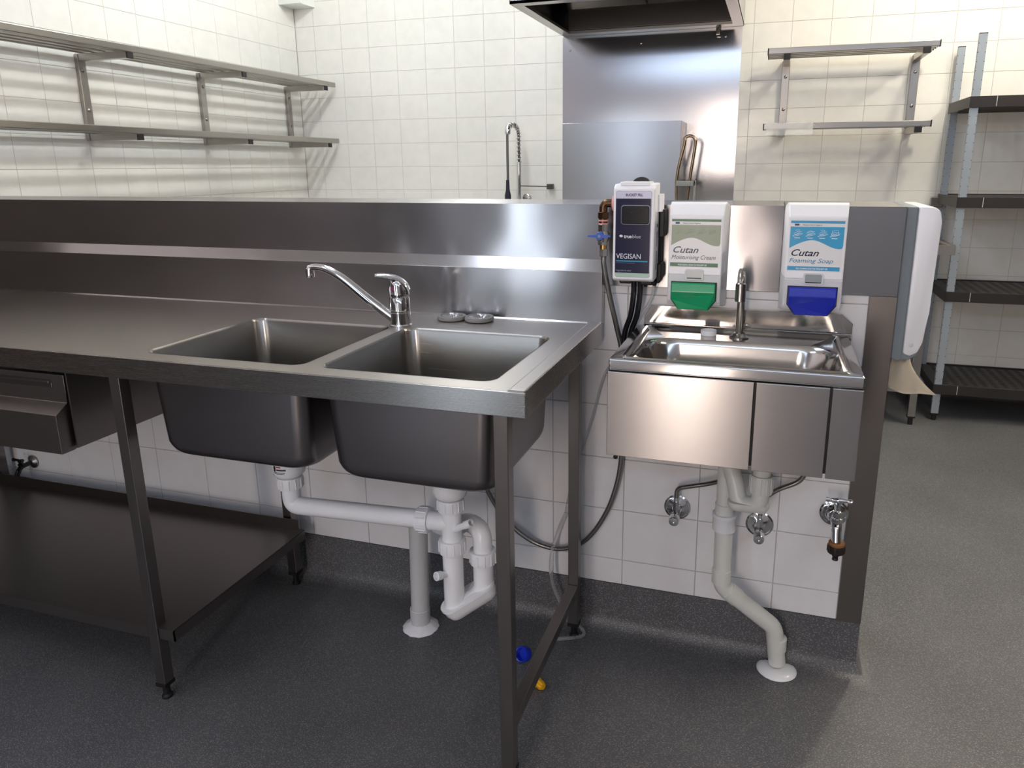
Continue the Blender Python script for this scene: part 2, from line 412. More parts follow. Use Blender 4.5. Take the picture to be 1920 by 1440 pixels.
# ------------------------------------------------------------ sink bench
ZW = .9; D = .609; XE = .006
bench = thing('sink_bench', 'long stainless steel bench with two deep sink bowls, drawer and undershelf', 'sink bench', (-1.2, .3, 0))
BL = [(-.902, -.495, .050, .440, .030), (-.455, -.074, .050, .440, .030)]
bm = B()
plate_holes(bm, [(-2.70, .003), (-.030, .003), (-.030, D), (-2.70, D)], [rrect(*b[:4], b[4], 7) for b in BL], ZW)
prism(bm, [(-.030, ZW), (-.024, ZW+.0045), (XE-.002, ZW+.0045), (XE-.002, ZW-.003), (-.030, ZW-.003)], 'y', .002, W-.005, bev=.001)  # raised marine edge
box(bm, -2.70, XE-.004, .004, D, .853, .8545)                         # closed underside fold
fs = [f for f in bm.faces if abs(f.calc_center_median().z-.853) < .0005 or abs(f.calc_center_median().z-.8545) < .0005]
bmesh.ops.delete(bm, geom=fs, context='FACES')
link('worktop', bm, S_TOP, bench)
S_EDGE = steel('steel_edge', 'ABA8A5', .27, .75, 'x', .002, .003)
link('front_edge', bx(-2.70, XE, 0, .004, .852, ZW-.0002, bev=.0015), S_EDGE, bench)
link('end_edge', bx(XE-.004, XE, .0035, W-.004, .852, ZW+.004, bev=.0015), S_EDGE, bench)
bm = B(); box(bm, -2.70, XE-.004, .004, .044, .853, .8545); box(bm, -2.70, XE-.004, .47, D, .853, .8545)
link('return_edge', bm, S_UNDER, bench)
bm = B()
prism(bm, [(D, ZW), (D, 1.033), (W-.004, 1.062), (W-.003, 1.060), (W-.003, ZW)], 'x', -2.70, XE+.001, bev=.0008)
prism(bm, [(D-.004, ZW+.0002), (D, ZW+.004), (D+.001, ZW)], 'x', -2.70, -.03)
link('splashback', bm, S_SPLASH, bench)
for b in BL:
    x0, x1, y0, y1, r = b; rings = []
    tp = .008
    seq = [(0, ZW+.0008, .0), (.0015, ZW-.002, 0), (.003, ZW-.006, 0), (.003+tp*.5, .78, .004), (.003+tp, .69, .006)]
    for k in range(1, 6):
        a = PI/2*k/5; seq.append((.003+tp+.026*(1-math.cos(a)), .69-.034*math.sin(a), .010+.012*k/5))
    for off, z, dr in seq:
        rings.append([(p[0], p[1], z) for p in rrect(x0+off, x1-off, y0+off, y1-off, r+dr, 7)])
    bo = link('sink_bowl', loft(B(), rings), S_BOWL, bench, smooth=True)
    cx, cy = (x0+x1)/2, (y0+y1)/2
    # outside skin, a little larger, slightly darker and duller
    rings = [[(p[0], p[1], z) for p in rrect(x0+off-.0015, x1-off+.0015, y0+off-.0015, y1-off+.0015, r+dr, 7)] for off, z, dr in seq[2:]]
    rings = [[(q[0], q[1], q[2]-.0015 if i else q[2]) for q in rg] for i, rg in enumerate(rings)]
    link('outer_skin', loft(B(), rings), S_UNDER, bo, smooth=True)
    bm = lathe(B(), [(.043, .0004), (.043, .0018), (.036, .0022), (.030, .0004), (.0, .0004)], (cx, cy, .656), seg=32)
    link('waste_outlet', bm, CHROME, bo, smooth=True)
ls = .029
def leg(xr, yf, ztop=.853):
    lg = link('leg', bx(xr-ls, xr, yf, yf+ls, .045, ztop, bev=.0015), S_DARK, bench)
    bm = B(); box(bm, xr-ls-.001, xr+.001, yf-.001, yf+ls+.001, .037, .047); cyl(bm, (xr-ls/2, yf+ls/2, .0), (xr-ls/2, yf+ls/2, .037), .009, 16)
    lathe(bm, [(.0, 0), (.013, 0), (.013, .006), (.009, .010)], (xr-ls/2, yf+ls/2, 0), seg=16)
    link('foot', bm, BLACK, lg)
for xr, yf in ((-.040, .030), (-.040, .567), (-.959, .030), (-.959, .567), (-2.18, .030), (-2.18, .567)): leg(xr, yf)
link('end_rail', bx(-.040-ls+.001, -.041, .059, .567, .138, .168, bev=.0015), S_DARK, bench)
bm = B(); box(bm, -.069, -.041, .059, .567, .828, .852); box(bm, -2.2, -.07, .575, .6, .828, .852); box(bm, -.987, -.960, .059, .567, .828, .852)
link('top_rail', bm, S_UNDER, bench)
# undershelf between the left-hand legs
bm = B(); xs = -.912
box(bm, -2.70, xs, .031, .565, .2055, .2075)
box(bm, -2.70, -.988, .030, .033, .176, .207); box(bm, -.958, xs, .034, .037, .176, .2074)
box(bm, xs-.003, xs, .034, .565, .176, .2074)
box(bm, -2.70, -.925, .556, .560, .207, .240)
link('undershelf', bm, S_DARK, bench)
# drawer below the worktop
dh = link('drawer_housing', None or B(), S_DARK, bench) if False else None
bm = B(); box(bm, -1.104, -1.100, .020, .56, .664, .852); box(bm, -2.0, -1.104, .045, .56, .664, .668); box(bm, -2.0, -1.104, .556, .56, .668, .852)
link('drawer_housing', bm, S_DARK, bench)
bm = B(); prism(bm, [(.022, .838), (.022, .772), (-.012, .752), (-.012, .658), (.020, .658), (.040, .664), (.040, .838)], 'x', -1.99, -1.112, bev=.0012)
dr = link('drawer', bm, S_DARK, bench)
bm = B(); box(bm, -1.96, -1.148, .0195, .0225, .806, .823, bev=.001); box(bm, -1.96, -1.148, .0120, .0200, .818, .8235, bev=.001)
link('handle', bm, S_UNDER, dr)

# mixer tap ------------------------------------------------------------
tx, ty = -.480, .454
tap = thing('mixer_tap', 'chrome single lever mixer tap with long swan spout between the two bench sinks', 'tap', (tx, ty, ZW))
bm = lathe(B(), [(.0, 0), (.029, 0), (.029, .004), (.0255, .007), (.0255, .034), (.026, .0345), (.026, .036), (.0255, .0365), (.0255, .072), (.024, .074), (.024, .076), (.0255, .078), (.0255, .083), (0, .083)], (tx, ty, ZW), seg=36)
link('body', bm, CHROME, tap, smooth=True)
# lever cap: rounded hood that sweeps forward into a flat lever
import itertools
bm = B(); rings = []
d = Vector((-.86, -.5, 0)).normalized(); s = Vector((-d.y, d.x, 0)); c0 = Vector((tx, ty, ZW+.081))
for i in range(25):
    t = i/24
    if t < .55:
        k = t/.55; a = k*PI/2*.92
        cen = c0+Vector((0, 0, .036*math.sin(a)))+d*(.004*k); wx = .0255*math.cos(a*.62); wy = .0255*math.cos(a*.55)
        tilt = 0.0
        nrm = Vector((0, 0, 1))
    else:
        k = (t-.55)/.45
        cen = c0+Vector((0, 0, .036-.0*k))+d*(.006); wx = .0255*math.cos(PI/2*.92*.62)*(1-k)+.001; wy = .0255*math.cos(PI/2*.92*.55)*(1-k)+.001
        cen.z += .002*k
    rings.append([cen+d*math.cos(2*PI*j/24)*wx+s*math.sin(2*PI*j/24)*wy for j in range(24)])
loft(bm, rings, cap0=True)
lv = link('lever', bm, CHROME, tap, smooth=True)
bm = B(); pts = spline([c0-d*.020+Vector((0, 0, .012)), c0-d*.012+Vector((0, 0, .028)), c0+d*.005+Vector((0, 0, .041)), c0+d*.028+Vector((0, 0, .048)), c0+d*.052+Vector((0, 0, .051)), c0+d*.058+Vector((0, 0, .049))], 6)
n = len(pts); rings = []
for i, p in enumerate(pts):
    t = i/(n-1); wd = .0225*(1-t)**.7+.0085; th = .006*(1-t)+.0035
    tg = (pts[min(i+1, n-1)]-pts[max(i-1, 0)]).normalized(); nm = s.cross(tg)
    rings.append([p+s*math.cos(2*PI*j/16)*wd+nm*math.sin(2*PI*j/16)*th for j in range(16)])
link('handle', loft(bm, rings, cap0=True), CHROME, lv, smooth=True)
pd = Vector((tx, ty, ZW+.098))+Vector((-.25, -.97, 0)).normalized()*.0248
link('indicator', lathe(B(), [(.0045, 0), (.0045, .002), (0, .0025)], pd, (-.25, -.97, 0), 16), ink('8A2A55'), tap)
# spout
sp = [(tx-.012, ty-.006, ZW+.016), (-.560, .437, ZW+.068), (-.625, .432, ZW+.118), (-.668, .430, ZW+.140), (-.700, .430, ZW+.1455), (-.722, .430, ZW+.141)]
P_ = spline(sp, 8); n = len(P_)
link('spout', tube(B(), P_, [.0125-.0035*min(1, i/(n*.75)) for i in range(n)], 18, sx=.9), CHROME, tap, smooth=True)
link('aerator', lathe(B(), [(.0105, 0), (.011, .006), (.0105, .022), (.006, .026), (0, .026)], (-.720, .430, ZW+.119), seg=20), CHROME, tap, smooth=True)

# two sink plugs ------------------------------------------------------
def plug(px, py, tz, label, tilt):
    t = thing('sink_plug', label, 'sink plug', (px, py, ZW), 'basket plugs beside the mixer tap')
    link('rubber_rim', lathe(B(), [(.030, 0), (.037, .002), (.0385, .006), (.037, .0115), (.030, .0125), (.0285, .009), (.0285, .003)], (px, py, ZW+tz), tilt, 40), mat('grey_rubber', '8E8E8C', .5), t, smooth=True)
    link('dish', lathe(B(), [(.029, .0105), (.024, .0085), (.018, .005), (0, .004)], (px, py, ZW+tz), tilt, 32, cap=False), CHROME, t, smooth=True)
    bm = B(); cyl(bm, (px, py, ZW+tz+.004), (px, py, ZW+tz+.017), .0028, 12); cyl(bm, (px+.008, py, ZW+tz+.004), (px+.008, py, ZW+tz+.013), .002, 12); cyl(bm, (px-.006, py, ZW+tz+.0165), (px+.006, py, ZW+tz+.0165), .0022, 12)
    link('knob', bm, CHROME, t)
plug(-.386, .560, .0, 'left grey rimmed basket sink plug lying flat on the worktop', (0, 0, 1))
plug(-.309, .562, .001, 'right grey rimmed basket sink plug nearer the bench end', (0, -.02, 1))

# bench drain pipework --------------------------------------------------
dp = thing('drain_pipe', 'white plastic drain pipework with trap joining both bench sinks to the floor', 'drain pipe', (-.48, .49, 0))
def ribnut(p0, d, r, h, m, nm='coupling_nut', ribs=12):
    bm = B(); lathe(bm, [(r*.8, 0), (r*.98, .0), (r, .002), (r, h-.002), (r*.98, h), (r*.8, h)], p0, d, 36)
    dd, u, v = frame_of(d); p0 = Vector(p0)
    for k in range(ribs):
        a = 2*PI*k/ribs; o_ = (u*math.cos(a)+v*math.sin(a)); cyl(bm, p0+o_*r+dd*.003, p0+o_*r+dd*(h-.003), .0016, 6)
    return bm
XC1, XC2, YC = -.697, -.262, .243
for xc in (XC1, XC2):
    wbm = lathe(B(), [(.0415, .115), (.0415, .034), (.038, .021), (.031, .014), (.0235, .012), (.0235, -.012)], (xc, YC, .540), seg=36)
    wc = link('waste_cup', wbm, PVC, dp, smooth=True)
    if xc == XC1:
        yy = YC-.0336
        for (a, b_, z0, z1, c_) in ((-.711, -.704, .5775, .5915, '151515'), (-.702, -.690, .5875, .5910, 'B03030'), (-.702, -.678, .5800, .5840, '303030'), (-.712, -.680, .5745, .5762, '303030'), (-.709, -.682, .5715, .5727, '303030')):
            bm = B(); n_ = 6; vs = []
            for q in range(n_+1):
                x_ = a+(b_-a)*q/n_; y_ = YC-math.sqrt(max(.0418**2-(x_-xc)**2, 0)); vs.append((bm.verts.new((x_, y_, z0)), bm.verts.new((x_, y_, z1))))
            for q in range(n_): bm.faces.new((vs[q][0], vs[q+1][0], vs[q+1][1], vs[q][1]))
            link('print', bm, ink(c_), wc)
    link('coupling_nut', ribnut((xc, YC, .521), (0, 0, 1), .031, .030, PVC), PVC, dp, smooth=True)
link('cross_pipe', tube(B(), fillet([(XC1, YC, .518), (XC1, YC, .472), (-.335, YC, .486)], .045, 12), .0225, 28), PVC, dp, smooth=True)
link('coupling_nut', ribnut((-.346, YC, .4855), (1, 0, .04), .0305, .030, PVC), PVC, dp, smooth=True)
bm = tube(B(), [(-.318, YC, .4865), (-.262, YC, .4885)], .023, 28); cyl(bm, (XC2, YC, .445), (XC2, YC, .520), .0235, 28)
link('tee', bm, PVC, dp, smooth=True)
bm = B(); a_, b_ = Vector((XC2+.012, YC-.012, .478)), Vector((-.197, YC-.030, .513))
lathe(bm, [(.008, 0), (.008, .04), (.0095, .041), (.0095, .060), (.0085, .062), (.0068, .062), (.0068, .045), (0, .045)], a_, b_-a_, 20)
link('hose_spigot', bm, PVC, dp, smooth=True); bm = B()
a_, b_ = Vector((XC2-.006, YC-.012, .362)), Vector((-.285, YC-.050, .372))
lathe(bm, [(.008, 0), (.008, .025), (.0105, .026), (.0105, .040), (.0075, .041), (.0068, .030), (0, .030)], a_, b_-a_, 20)
link('hose_spigot', bm, PVC, dp, smooth=True)
link('coupling_nut', ribnut((XC2, YC, .414), (0, 0, 1), .0315, .033, PVC), PVC, dp, smooth=True)
XU, YU = -.203, .285
cyl_ = tube(B(), fillet([(XC2, YC, .420), (XC2, YC, .262), (XU, YU, .290), (XU, YU, .385)], [.012, .03], 8), .0242, 28)
link('trap_tube', cyl_, PVC, dp, smooth=True)
# rounded trap bottom: capsule cap with a lip
bm = B(); ax = Vector((XU-XC2, YU-YC, .034)); L_ = ax.length; ax.normalize(); sd = Vector((0, 0, 1)).cross(ax).normalized(); upv = ax.cross(sd)
cc = Vector((XC2, YC, .266)); rings = []
for off, dz in ((.0310, .014), (.0315, .008), (.0290, .006), (.0275, -.008), (.022, -.022), (.012, -.030), (.002, -.033)):
    rg = []
    for k in range(32):
        a = 2*PI*k/32; base = cc if math.cos(a) < 0 else cc+ax*L_; rg.append(base+ax*math.cos(a)*off+sd*math.sin(a)*off+upv*dz)
    rings.append(rg)
link('trap_cup', loft(bm, rings, cap0=True), PVC, dp, smooth=True)
link('coupling_nut', ribnut((XU, YU, .372), (0, 0, 1), .0315, .033, PVC), PVC, dp, smooth=True)
link('swan_bend', tube(B(), fillet([(XU, YU, .395), (XU, YU, .455), (-.262, .335, .448), (-.33, .385, .385), (-.44, .465, .36), (-.484, .492, .33)], [.05, .05, .04, .03], 8), .0228, 28), PVC, dp, smooth=True)
bm = cyl(B(), (-.487, .490, .03), (-.481, .492, .345), .0262, 32); link('standpipe', bm, PVCG, dp, smooth=True)
bm = lathe(B(), [(.0285, .0), (.0285, .048), (.0265, .050)], (-.488, .490, .015), seg=32); link('socket', bm, PVCG, dp, smooth=True)
bm = lathe(B(), [(0, 0), (.050, 0), (.052, .003), (.045, .010), (.034, .016), (.029, .020), (0, .020)], (-.488, .490, 0), seg=40)
for v in bm.verts: v.co.x += .0012*math.sin(v.co.y*300); v.co.y += .0012*math.cos(v.co.x*260)
link('floor_flange', bm, PVC, dp, smooth=True)

# ------------------------------------------------------------ wash basin
ba = thing('wash_basin', 'small wall hung stainless hand basin with brushed front panels', 'wash basin', (.344, .45, .7))
X0, X1, YF_, YR = .098, .591, .272, .622
ZR = .902
BW = (.138, .556, .300, .520, .085)
rings = []
def rr(x0, x1, y0, y1, r, z, n=9): return [(p[0], p[1], z) for p in rrect(x0, x1, y0, y1, r, n)]
rings.append(rr(X0, X1, YF_, YR, .003, ZR-.024)); rings.append(rr(X0, X1, YF_, YR, .003, ZR-.003)); rings.append(rr(X0+.002, X1-.002, YF_+.002, YR-.002, .004, ZR))
rings.append(rr(X0+.020, X1-.020, YF_+.012, YR-.006, .010, ZR)); rings.append(rr(X0+.024, X1-.024, YF_+.015, YR-.010, .012, ZR+.003))
rings.append(rr(X0+.029, X1-.029, YF_+.018, YR-.014, .014, ZR+.002)); rings.append(rr(X0+.034, X1-.034, YF_+.021, YR-.020, .018, ZR-.005))
rings.append(rr(BW[0]-.002, BW[1]+.002, BW[2]-.002, BW[3]+.002, .070, ZR-.006)); rings.append(rr(*BW[:4], .072, ZR-.009))
for off, z, r in ((.004, -.020, .074), (.010, -.06, .074), (.018, -.10, .074), (.030, -.125, .07), (.055, -.138, .05), (.09, -.142, .015)):
    rings.append(rr(BW[0]+off, BW[1]-off, BW[2]+off, BW[3]-off, r, ZR+z))
link('basin_bowl', loft(B(), rings), S_RIM, ba, smooth=True)
bm = B(); prism(bm, [(.112, .906), (.112, .922), (.128, .952), (.572, .952), (.598, .930), (.598, .906)], 'y', W-.011, W-.007, bev=.0008)
prism(bm, [(YR-.006, ZR-.003), (W-.009, ZR+.004), (W-.007, ZR+.008), (W-.009, ZR-.012)], 'x', .112, .598)
prism(bm, [(.112, .880), (.598, .880), (.598, .906), (.112, .906)], 'y', W-.009, W-.007)
link('back_plate', bm, S_POL, ba)
for a, b_ in ((X0, .391), (.3955, .531), (.5355, X1-.001)):
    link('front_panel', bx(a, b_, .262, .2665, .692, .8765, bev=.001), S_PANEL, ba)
bm = B(); bm.free()
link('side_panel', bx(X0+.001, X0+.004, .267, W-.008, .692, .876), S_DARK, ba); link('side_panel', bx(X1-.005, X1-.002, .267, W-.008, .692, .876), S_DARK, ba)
link('gap_shade_sheet', bx(X0+.004, X1-.005, .2675, .27, .70, .876), BLACK, ba)  # black sheet stands in for the shade in the gaps between front panels
# basin tap: sensor style gooseneck seen end on
fx, fy = .347, .566
ft = thing('basin_tap', 'slim brushed steel gooseneck tap standing at the back of the hand basin', 'tap', (fx, fy, ZR-.006))
link('base_flange', lathe(B(), [(0, 0), (.0225, 0), (.0225, .003), (.0165, .006), (.0125, .012), (0, .012)], (fx, fy, ZR-.006), seg=32), NICKEL, ft, smooth=True)
bm = tube(B(), fillet([(fx, fy, ZR), (fx, fy, 1.058), (fx, fy-.062, 1.055), (fx, fy-.070, 1.000)], .038, 12), .0088, 24)
link('gooseneck', bm, NICKEL, ft, smooth=True)
link('nozzle', lathe(B(), [(.0098, 0), (.0118, .001), (.0118, .040), (.009, .043)], (fx, fy-.070, .994), (0, .05, 1), 28), NICKEL, ft, smooth=True)
cp = link('bottle_cap', lathe(B(), [(0, 0), (.0175, 0), (.0185, .0012), (.0185, .0125), (.0172, .013), (.0162, .012), (.0162, .002), (0, .002)], (.276, .572, ZR-.0055), seg=40), WPL, smooth=True)
tag(cp, 'small round white plastic cap lying upturned behind the hand basin bowl', 'cap')

# basin drain -----------------------------------------------------------
bd = thing('basin_drain_pipe', 'white pipe dropping from the hand basin and kinking to a floor flange', 'drain pipe', (.49, .6, 0))
link('down_pipe', cyl(B(), (.338, .545, .425), (.338, .545, .70), .0212, 28), PVCB, bd, smooth=True)
link('sleeve', lathe(B(), [(.0232, 0), (.0232, .040), (.0215, .041)], (.338, .545, .440), seg=32), PVCB, bd, smooth=True)
link('coupling_nut', lathe(B(), [(.024, 0), (.028, .002), (.028, .036), (.0295, .038), (.0295, .046), (.024, .047)], (.339, .545, .408), seg=32), PVC, bd, smooth=True)
link('offset_pipe', tube(B(), fillet([(.339, .545, .415), (.341, .548, .250), (.478, .592, .128), (.492, .600, .020)], [.020, .020], 8), .0218, 28), PVCB, bd, smooth=True)
for p0, d_, L_ in (((.340, .546, .262), (0, 0, 1), .036), ((.3565, .553, .237), (.137, .044, -.122), .034), ((.463, .587, .141), (.137, .044, -.122), -.0), ((.4885, .598, .062), (0, 0, 1), .034)):
    if L_ > 0: link('socket', lathe(B(), [(.0238, 0), (.0238, L_), (.0220, L_+.001)], p0, d_, 32), PVCB, bd, smooth=True)
bm = lathe(B(), [(0, 0), (.048, 0), (.051, .003), (.046, .010), (.034, .014), (.024, .014)], (.492, .596, 0), seg=48)
for v in bm.verts: v.co.y = min(v.co.y, .611)
link('floor_flange', bm, PVC, bd, smooth=True)
link('trap', tube(B(), fillet([(.420, .490, .70), (.420, .490, .512), (.372, .500, .505), (.360, .515, .555), (.340, .535, .600)], [.04, .04, .02], 10), .0205, 28), PVCB, bd, smooth=True)
bm = B(); rings = []
for off, dz in ((.0225, .008), (.0225, .001), (.0205, -.004), (.016, -.012), (.008, -.016), (.001, -.017)):
    rg = []
    for k in range(32):
        a = 2*PI*k/32; cx_ = .420 if math.cos(a) > 0 else .368; rg.append((cx_+math.cos(a)*off, .494+math.sin(a)*off*.95, .507+dz))
    rings.append(rg)
link('trap_cup', loft(bm, rings, cap0=True), PVCB, bd, smooth=True)
link('coupling_nut', ribnut((.420, .490, .545), (0, 0, 1), .026, .045, PVCB), PVCB, bd, smooth=True)

# isolation valves ---------------------------------------------------------
def valve(x, z, pipe, label):
    t = thing('isolation_valve', label, 'valve', (x, W, z), 'chrome stop valves under the basin')
    link('escutcheon', lathe(B(), [(.0345, 0), (.0345, .003), (.031, .005), (.030, .003), (.026, .004), (.014, .010), (.0125, .014)], (x, W-.0005, z), (0, -1, 0), 40), CHROME, t, smooth=True)
    bm = B(); lathe(bm, [(.0105, 0), (.0105, .030), (.012, .032), (.012, .050), (.0095, .052)], (x, W-.004, z), (0, -1, -.05), 20)
    cyl(bm, (x, W-.035, z), (x, W-.035, z+.032), .0085, 6); cyl(bm, (x, W-.035, z+.028), (x, W-.035, z+.042), .0065, 16)
    link('body', bm, CHROME, t, smooth=True)
    link('knob', lathe(B(), [(.008, 0), (.0135, .003), (.0138, .020), (.012, .023), (.003, .0235), (.003, .021), (0, .021)], (x, W-.056, z-.004), (0, -1, -.12), 24), CHROME, t, smooth=True)
    link('supply_pipe', tube(B(), fillet([(x, W-.035, z+.038)]+pipe, .03, 8), .0062, 14), NICKEL, t, smooth=True)
valve(.213, .409, [(x_, y_, z_) for x_, y_, z_ in ((.2135, W-.035, .478), (.300, .590, .508), (.345, .575, .535), (.350, .560, .72))], 'chrome stop valve left of the white basin drain, its pipe bending right')
valve(.424, .391, [(.424, W-.035, .47), (.455, .595, .508), (.52, .59, .545), (.52, .57, .72)], 'chrome stop valve under the basin trap, right of the white drain')

# hose tap at the wall end ---------------------------------------------------
hx, hz = .598, .450
ht = thing('hose_tap', 'chrome garden style tap with tee handle and dark hose connector by the wall end', 'tap', (hx, W, hz))
link('escutcheon', lathe(B(), [(.034, 0), (.034, .003), (.030, .005), (.029, .003), (.020, .006), (.015, .013), (.013, .016)], (hx, W-.0045, hz), (0, -1, 0), 40), CHROME, ht, smooth=True)
bm = B(); tube(bm, fillet([(hx, W-.01, hz), (hx+.002, W-.060, hz), (hx+.004, W-.075, hz-.045)], .03, 8), [.0125]*9+[.0115]*2, 20)
lathe(bm, [(.0145, 0), (.0145, .010), (.011, .012), (.011, .026), (.0085, .028), (.005, .030), (.005, .052)], (hx+.003, W-.060, hz+.002), (0, 0, 1), 6)
link('body', bm, CHROME, ht, smooth=True)
bm = B(); zz = hz+.058
tube(bm, [(hx+.003-.030+.060*k/12, W-.060, zz) for k in range(13)], [.0062, .006, .004, .0045, .0055, .0062, .0075, .0062, .0055, .0045, .004, .006, .0062], 14)
link('tee_handle', bm, CHROME, ht, smooth=True)
hb = (hx+.005, W-.077, hz-.050)
link('washer_ring', lathe(B(), [(.0125, 0), (.0185, .0), (.0185, .006), (.0125, .006)], (hb[0], hb[1], hb[2]), seg=28), TAN, ht, smooth=True)
link('hose_connector', ribnut((hb[0], hb[1], hb[2]-.020), (0, 0, 1), .0195, .0205, DKB, ribs=16), DKB, ht, smooth=True)
link('hose_nipple', lathe(B(), [(.0072, 0), (.0072, .004), (.0058, .006), (.0078, .010), (.0078, .016), (.006, .022)], (hb[0], hb[1], hb[2]-.040), seg=20), BLACK, ht, smooth=True)

# old tap at the far left of the half wall ------------------------------------
lx, lz = -2.105, .262
lt = thing('wall_tap', 'small dark bronze tap low on the tiled wall under the bench, left side', 'tap', (lx, W, lz))
link('escutcheon', lathe(B(), [(.024, 0), (.024, .002), (.012, .008), (.009, .010)], (lx, W-.0045, lz), (0, -1, 0), 24), SPOUTG, lt, smooth=True)
bm = B(); tube(bm, fillet([(lx, W-.008, lz), (lx+.006, W-.060, lz), (lx+.008, W-.078, lz-.028)], .02, 6), .0085, 14)
lathe(bm, [(.010, 0), (.010, .012), (.005, .014), (.005, .026)], (lx+.004, W-.050, lz), (0, -.3, 1), 8)
link('body', bm, BLKG, lt, smooth=True)
bm = B(); tube(bm, [(lx-.018+.044*k/6, W-.060, lz+.028) for k in range(7)], [.0065, .006, .004, .005, .004, .006, .0065], 10)
link('tee_handle', bm, BLKG, lt, smooth=True)
bung = link('rubber_bung', lathe(B(), [(.0065, 0), (.006, .004), (.0, .006)], (.0435+.0, W-.0005, .532), (0, -1, 0), 16), BLACK, smooth=True)
tag(bung, 'tiny black bung in the tile joint left of the basin', 'bung')

# ------------------------------------------------------------ chemical dispenser
VX0, VX1, VY, VZ0, VZ1 = .049, .146, .527, 1.024, 1.250
vd = thing('chemical_dispenser', 'white box dispenser with navy label and black push button on half wall', 'dispenser', ((VX0+VX1)/2, .58, VZ0))
bm = B(); pr = [(VY, VZ0+.006), (VY, VZ1-.010), (VY+.014, VZ1), (.600, VZ1+.002), (.600, VZ0+.002), (VY+.012, VZ0)]
prism(bm, pr, 'x', VX0, VX1, bev=.0035); box(bm, VX0+.014, VX1-.014, VY+.006, .59, VZ1-.004, VZ1+.005, bev=.002)
box(bm, VX1-.002, VX1+.010, .575, .605, 1.185, 1.226, bev=.002)
link('body', bm, WPL, vd)
bm = B(); box(bm, VX0+.006, VX1+.006, .600, W-.0035, 1.012, 1.205, bev=.003); box(bm, VX1+.003, VX1+.014, .585, W-.004, 1.125, 1.190, bev=.002)
box(bm, VX1-.002, VX1+.011, .585, W-.004, 1.022, 1.062, bev=.003); box(bm, VX0+.010, VX0+.040, .56, .62, 1.014, 1.028, bev=.004); box(bm, VX0+.06, VX0+.092, .56, .62, 1.012, 1.028, bev=.004)
link('mounting_bracket', bm, BLACK, vd)
bm = B(); pts = [(.078+.040*.5+.024*math.cos(a), 1.243+.022*math.sin(a)) for a in [PI*k/12 for k in range(13)]]
prism(bm, pts, 'y', .612, .628, bev=.002); link('hanging_loop', bm, BLACK, vd)
yl = VY-.0003
def rrz(x0, x1, z0, z1, r, n=5): return rrect(x0, x1, z0, z1, r, n)
lx0, lx1, lz0, lz1 = VX0+.0065, VX1-.0085, VZ0+.012, VZ1-.016
link('label_border', flat(rrz(lx0-.0006, lx1+.0006, lz0-.0006, lz1+.0006, .0045), yl), ink('5A6075'), vd)
lb = link('label', flat(rrz(lx0, lx1, lz0, lz1, .004), yl-.0002), ink('D5D3EC', .25), vd)
link('label_panel', flat(rect(lx0, lx1-.001, lz0+.0095, lz1-.0165), yl-.0004), ink('1B1D3C', .12), lb)
link('label_stripe', flat(rect(lx0, lx1-.001, lz0+.0002, lz0+.0094), yl-.0004), ink('A9C4B4', .3), lb)
lettering('BUCKET FILL', .0078, (lx0+lx1)/2+.001, yl-.0005, lz1-.0110, ink('2A2A38'), lb, bold=.0002, width=.040, align='CENTER')
lettering('true', .012, .0755, yl-.0007, 1.1270, ink('F2F2F6'), lb, bold=.0003, width=.0185)
lettering('blue', .012, .0948, yl-.0007, 1.1270, ink('C7C9DA'), lb, width=.0195)
link('emblem', flat([(.0640, 1.1320), (.0675, 1.1350), (.0693, 1.1335), (.0700, 1.1350), (.0735, 1.1315), (.0700, 1.1280), (.0688, 1.1300), (.0672, 1.1285)], yl-.0007), ink('F2F2F6'), lb)
lettering('VEGISAN', .0168, lx0+.0025, yl-.0007, 1.0790, ink('E9EAF2'), lb, width=.058)
link('print_bar', flat(rect(lx0+.0025, lx1-.005, 1.0720, 1.0748), yl-.0006), ink('2F9BC0'), lb)
for z_, w_ in ((1.0685, .044), (1.0490, .0), (1.044, .0)):
    if w_: link('print_line', flat(rect(lx0+.0025, lx0+.0025+w_, z_, z_+.0007), yl-.0006), ink('8088A0'), lb)
lettering('Vegetable & salad', .0052, lx0+.002, yl-.0007, 1.0495, ink('9DA2BA'), lb, width=.036)
lettering('solutions', .0052, lx0+.002, yl-.0007, 1.0435, ink('9DA2BA'), lb, width=.018)
link('button_bezel', prism(B(), rrect(.0678, .1352, 1.1583, 1.2027, .006, 4), 'y', VY-.0018, VY+.003, bev=.0006), mat('bezel_grey', '8C90A2', .3), vd)
bt = link('push_button', prism(B(), rrect(.0695, .1335, 1.160, 1.2010, .005, 4), 'y', VY-.006, VY+.004, bev=.0015), BLKG, vd)
bm = B(); torus = [(.1015+.014*math.cos(a), VY-.0063, 1.190+.0055*math.sin(a)) for a in [2*PI*k/28 for k in range(29)]]
tube(bm, torus, .0007, 6); tube(bm, [(.083+.038*k/16-.0, VY-.0062, 1.1845+.006*math.sin(PI*k/16)) for k in range(17)], .0005, 6)
link('emboss', bm, mat('button_emboss', '2C2E36', .2), bt)
bm = B()
for i, (w_, h_) in enumerate(((.006, .006), (.0, 0), (.008, .035), (.008, .045))):
    pass
for z0_, z1_, a_ in ((1.150, 1.158, '55555A'), (1.105, 1.140, '9A9AA2'), (1.050, 1.095, '77777E')):
    bm = B(); bm.faces.new([bm.verts.new(p) for p in ((VX1+.0004, .560, z0_), (VX1+.0004, .572, z0_), (VX1+.0004, .572, z1_), (VX1+.0004, .560, z1_))]); link('side_print', bm, ink(a_), vd)
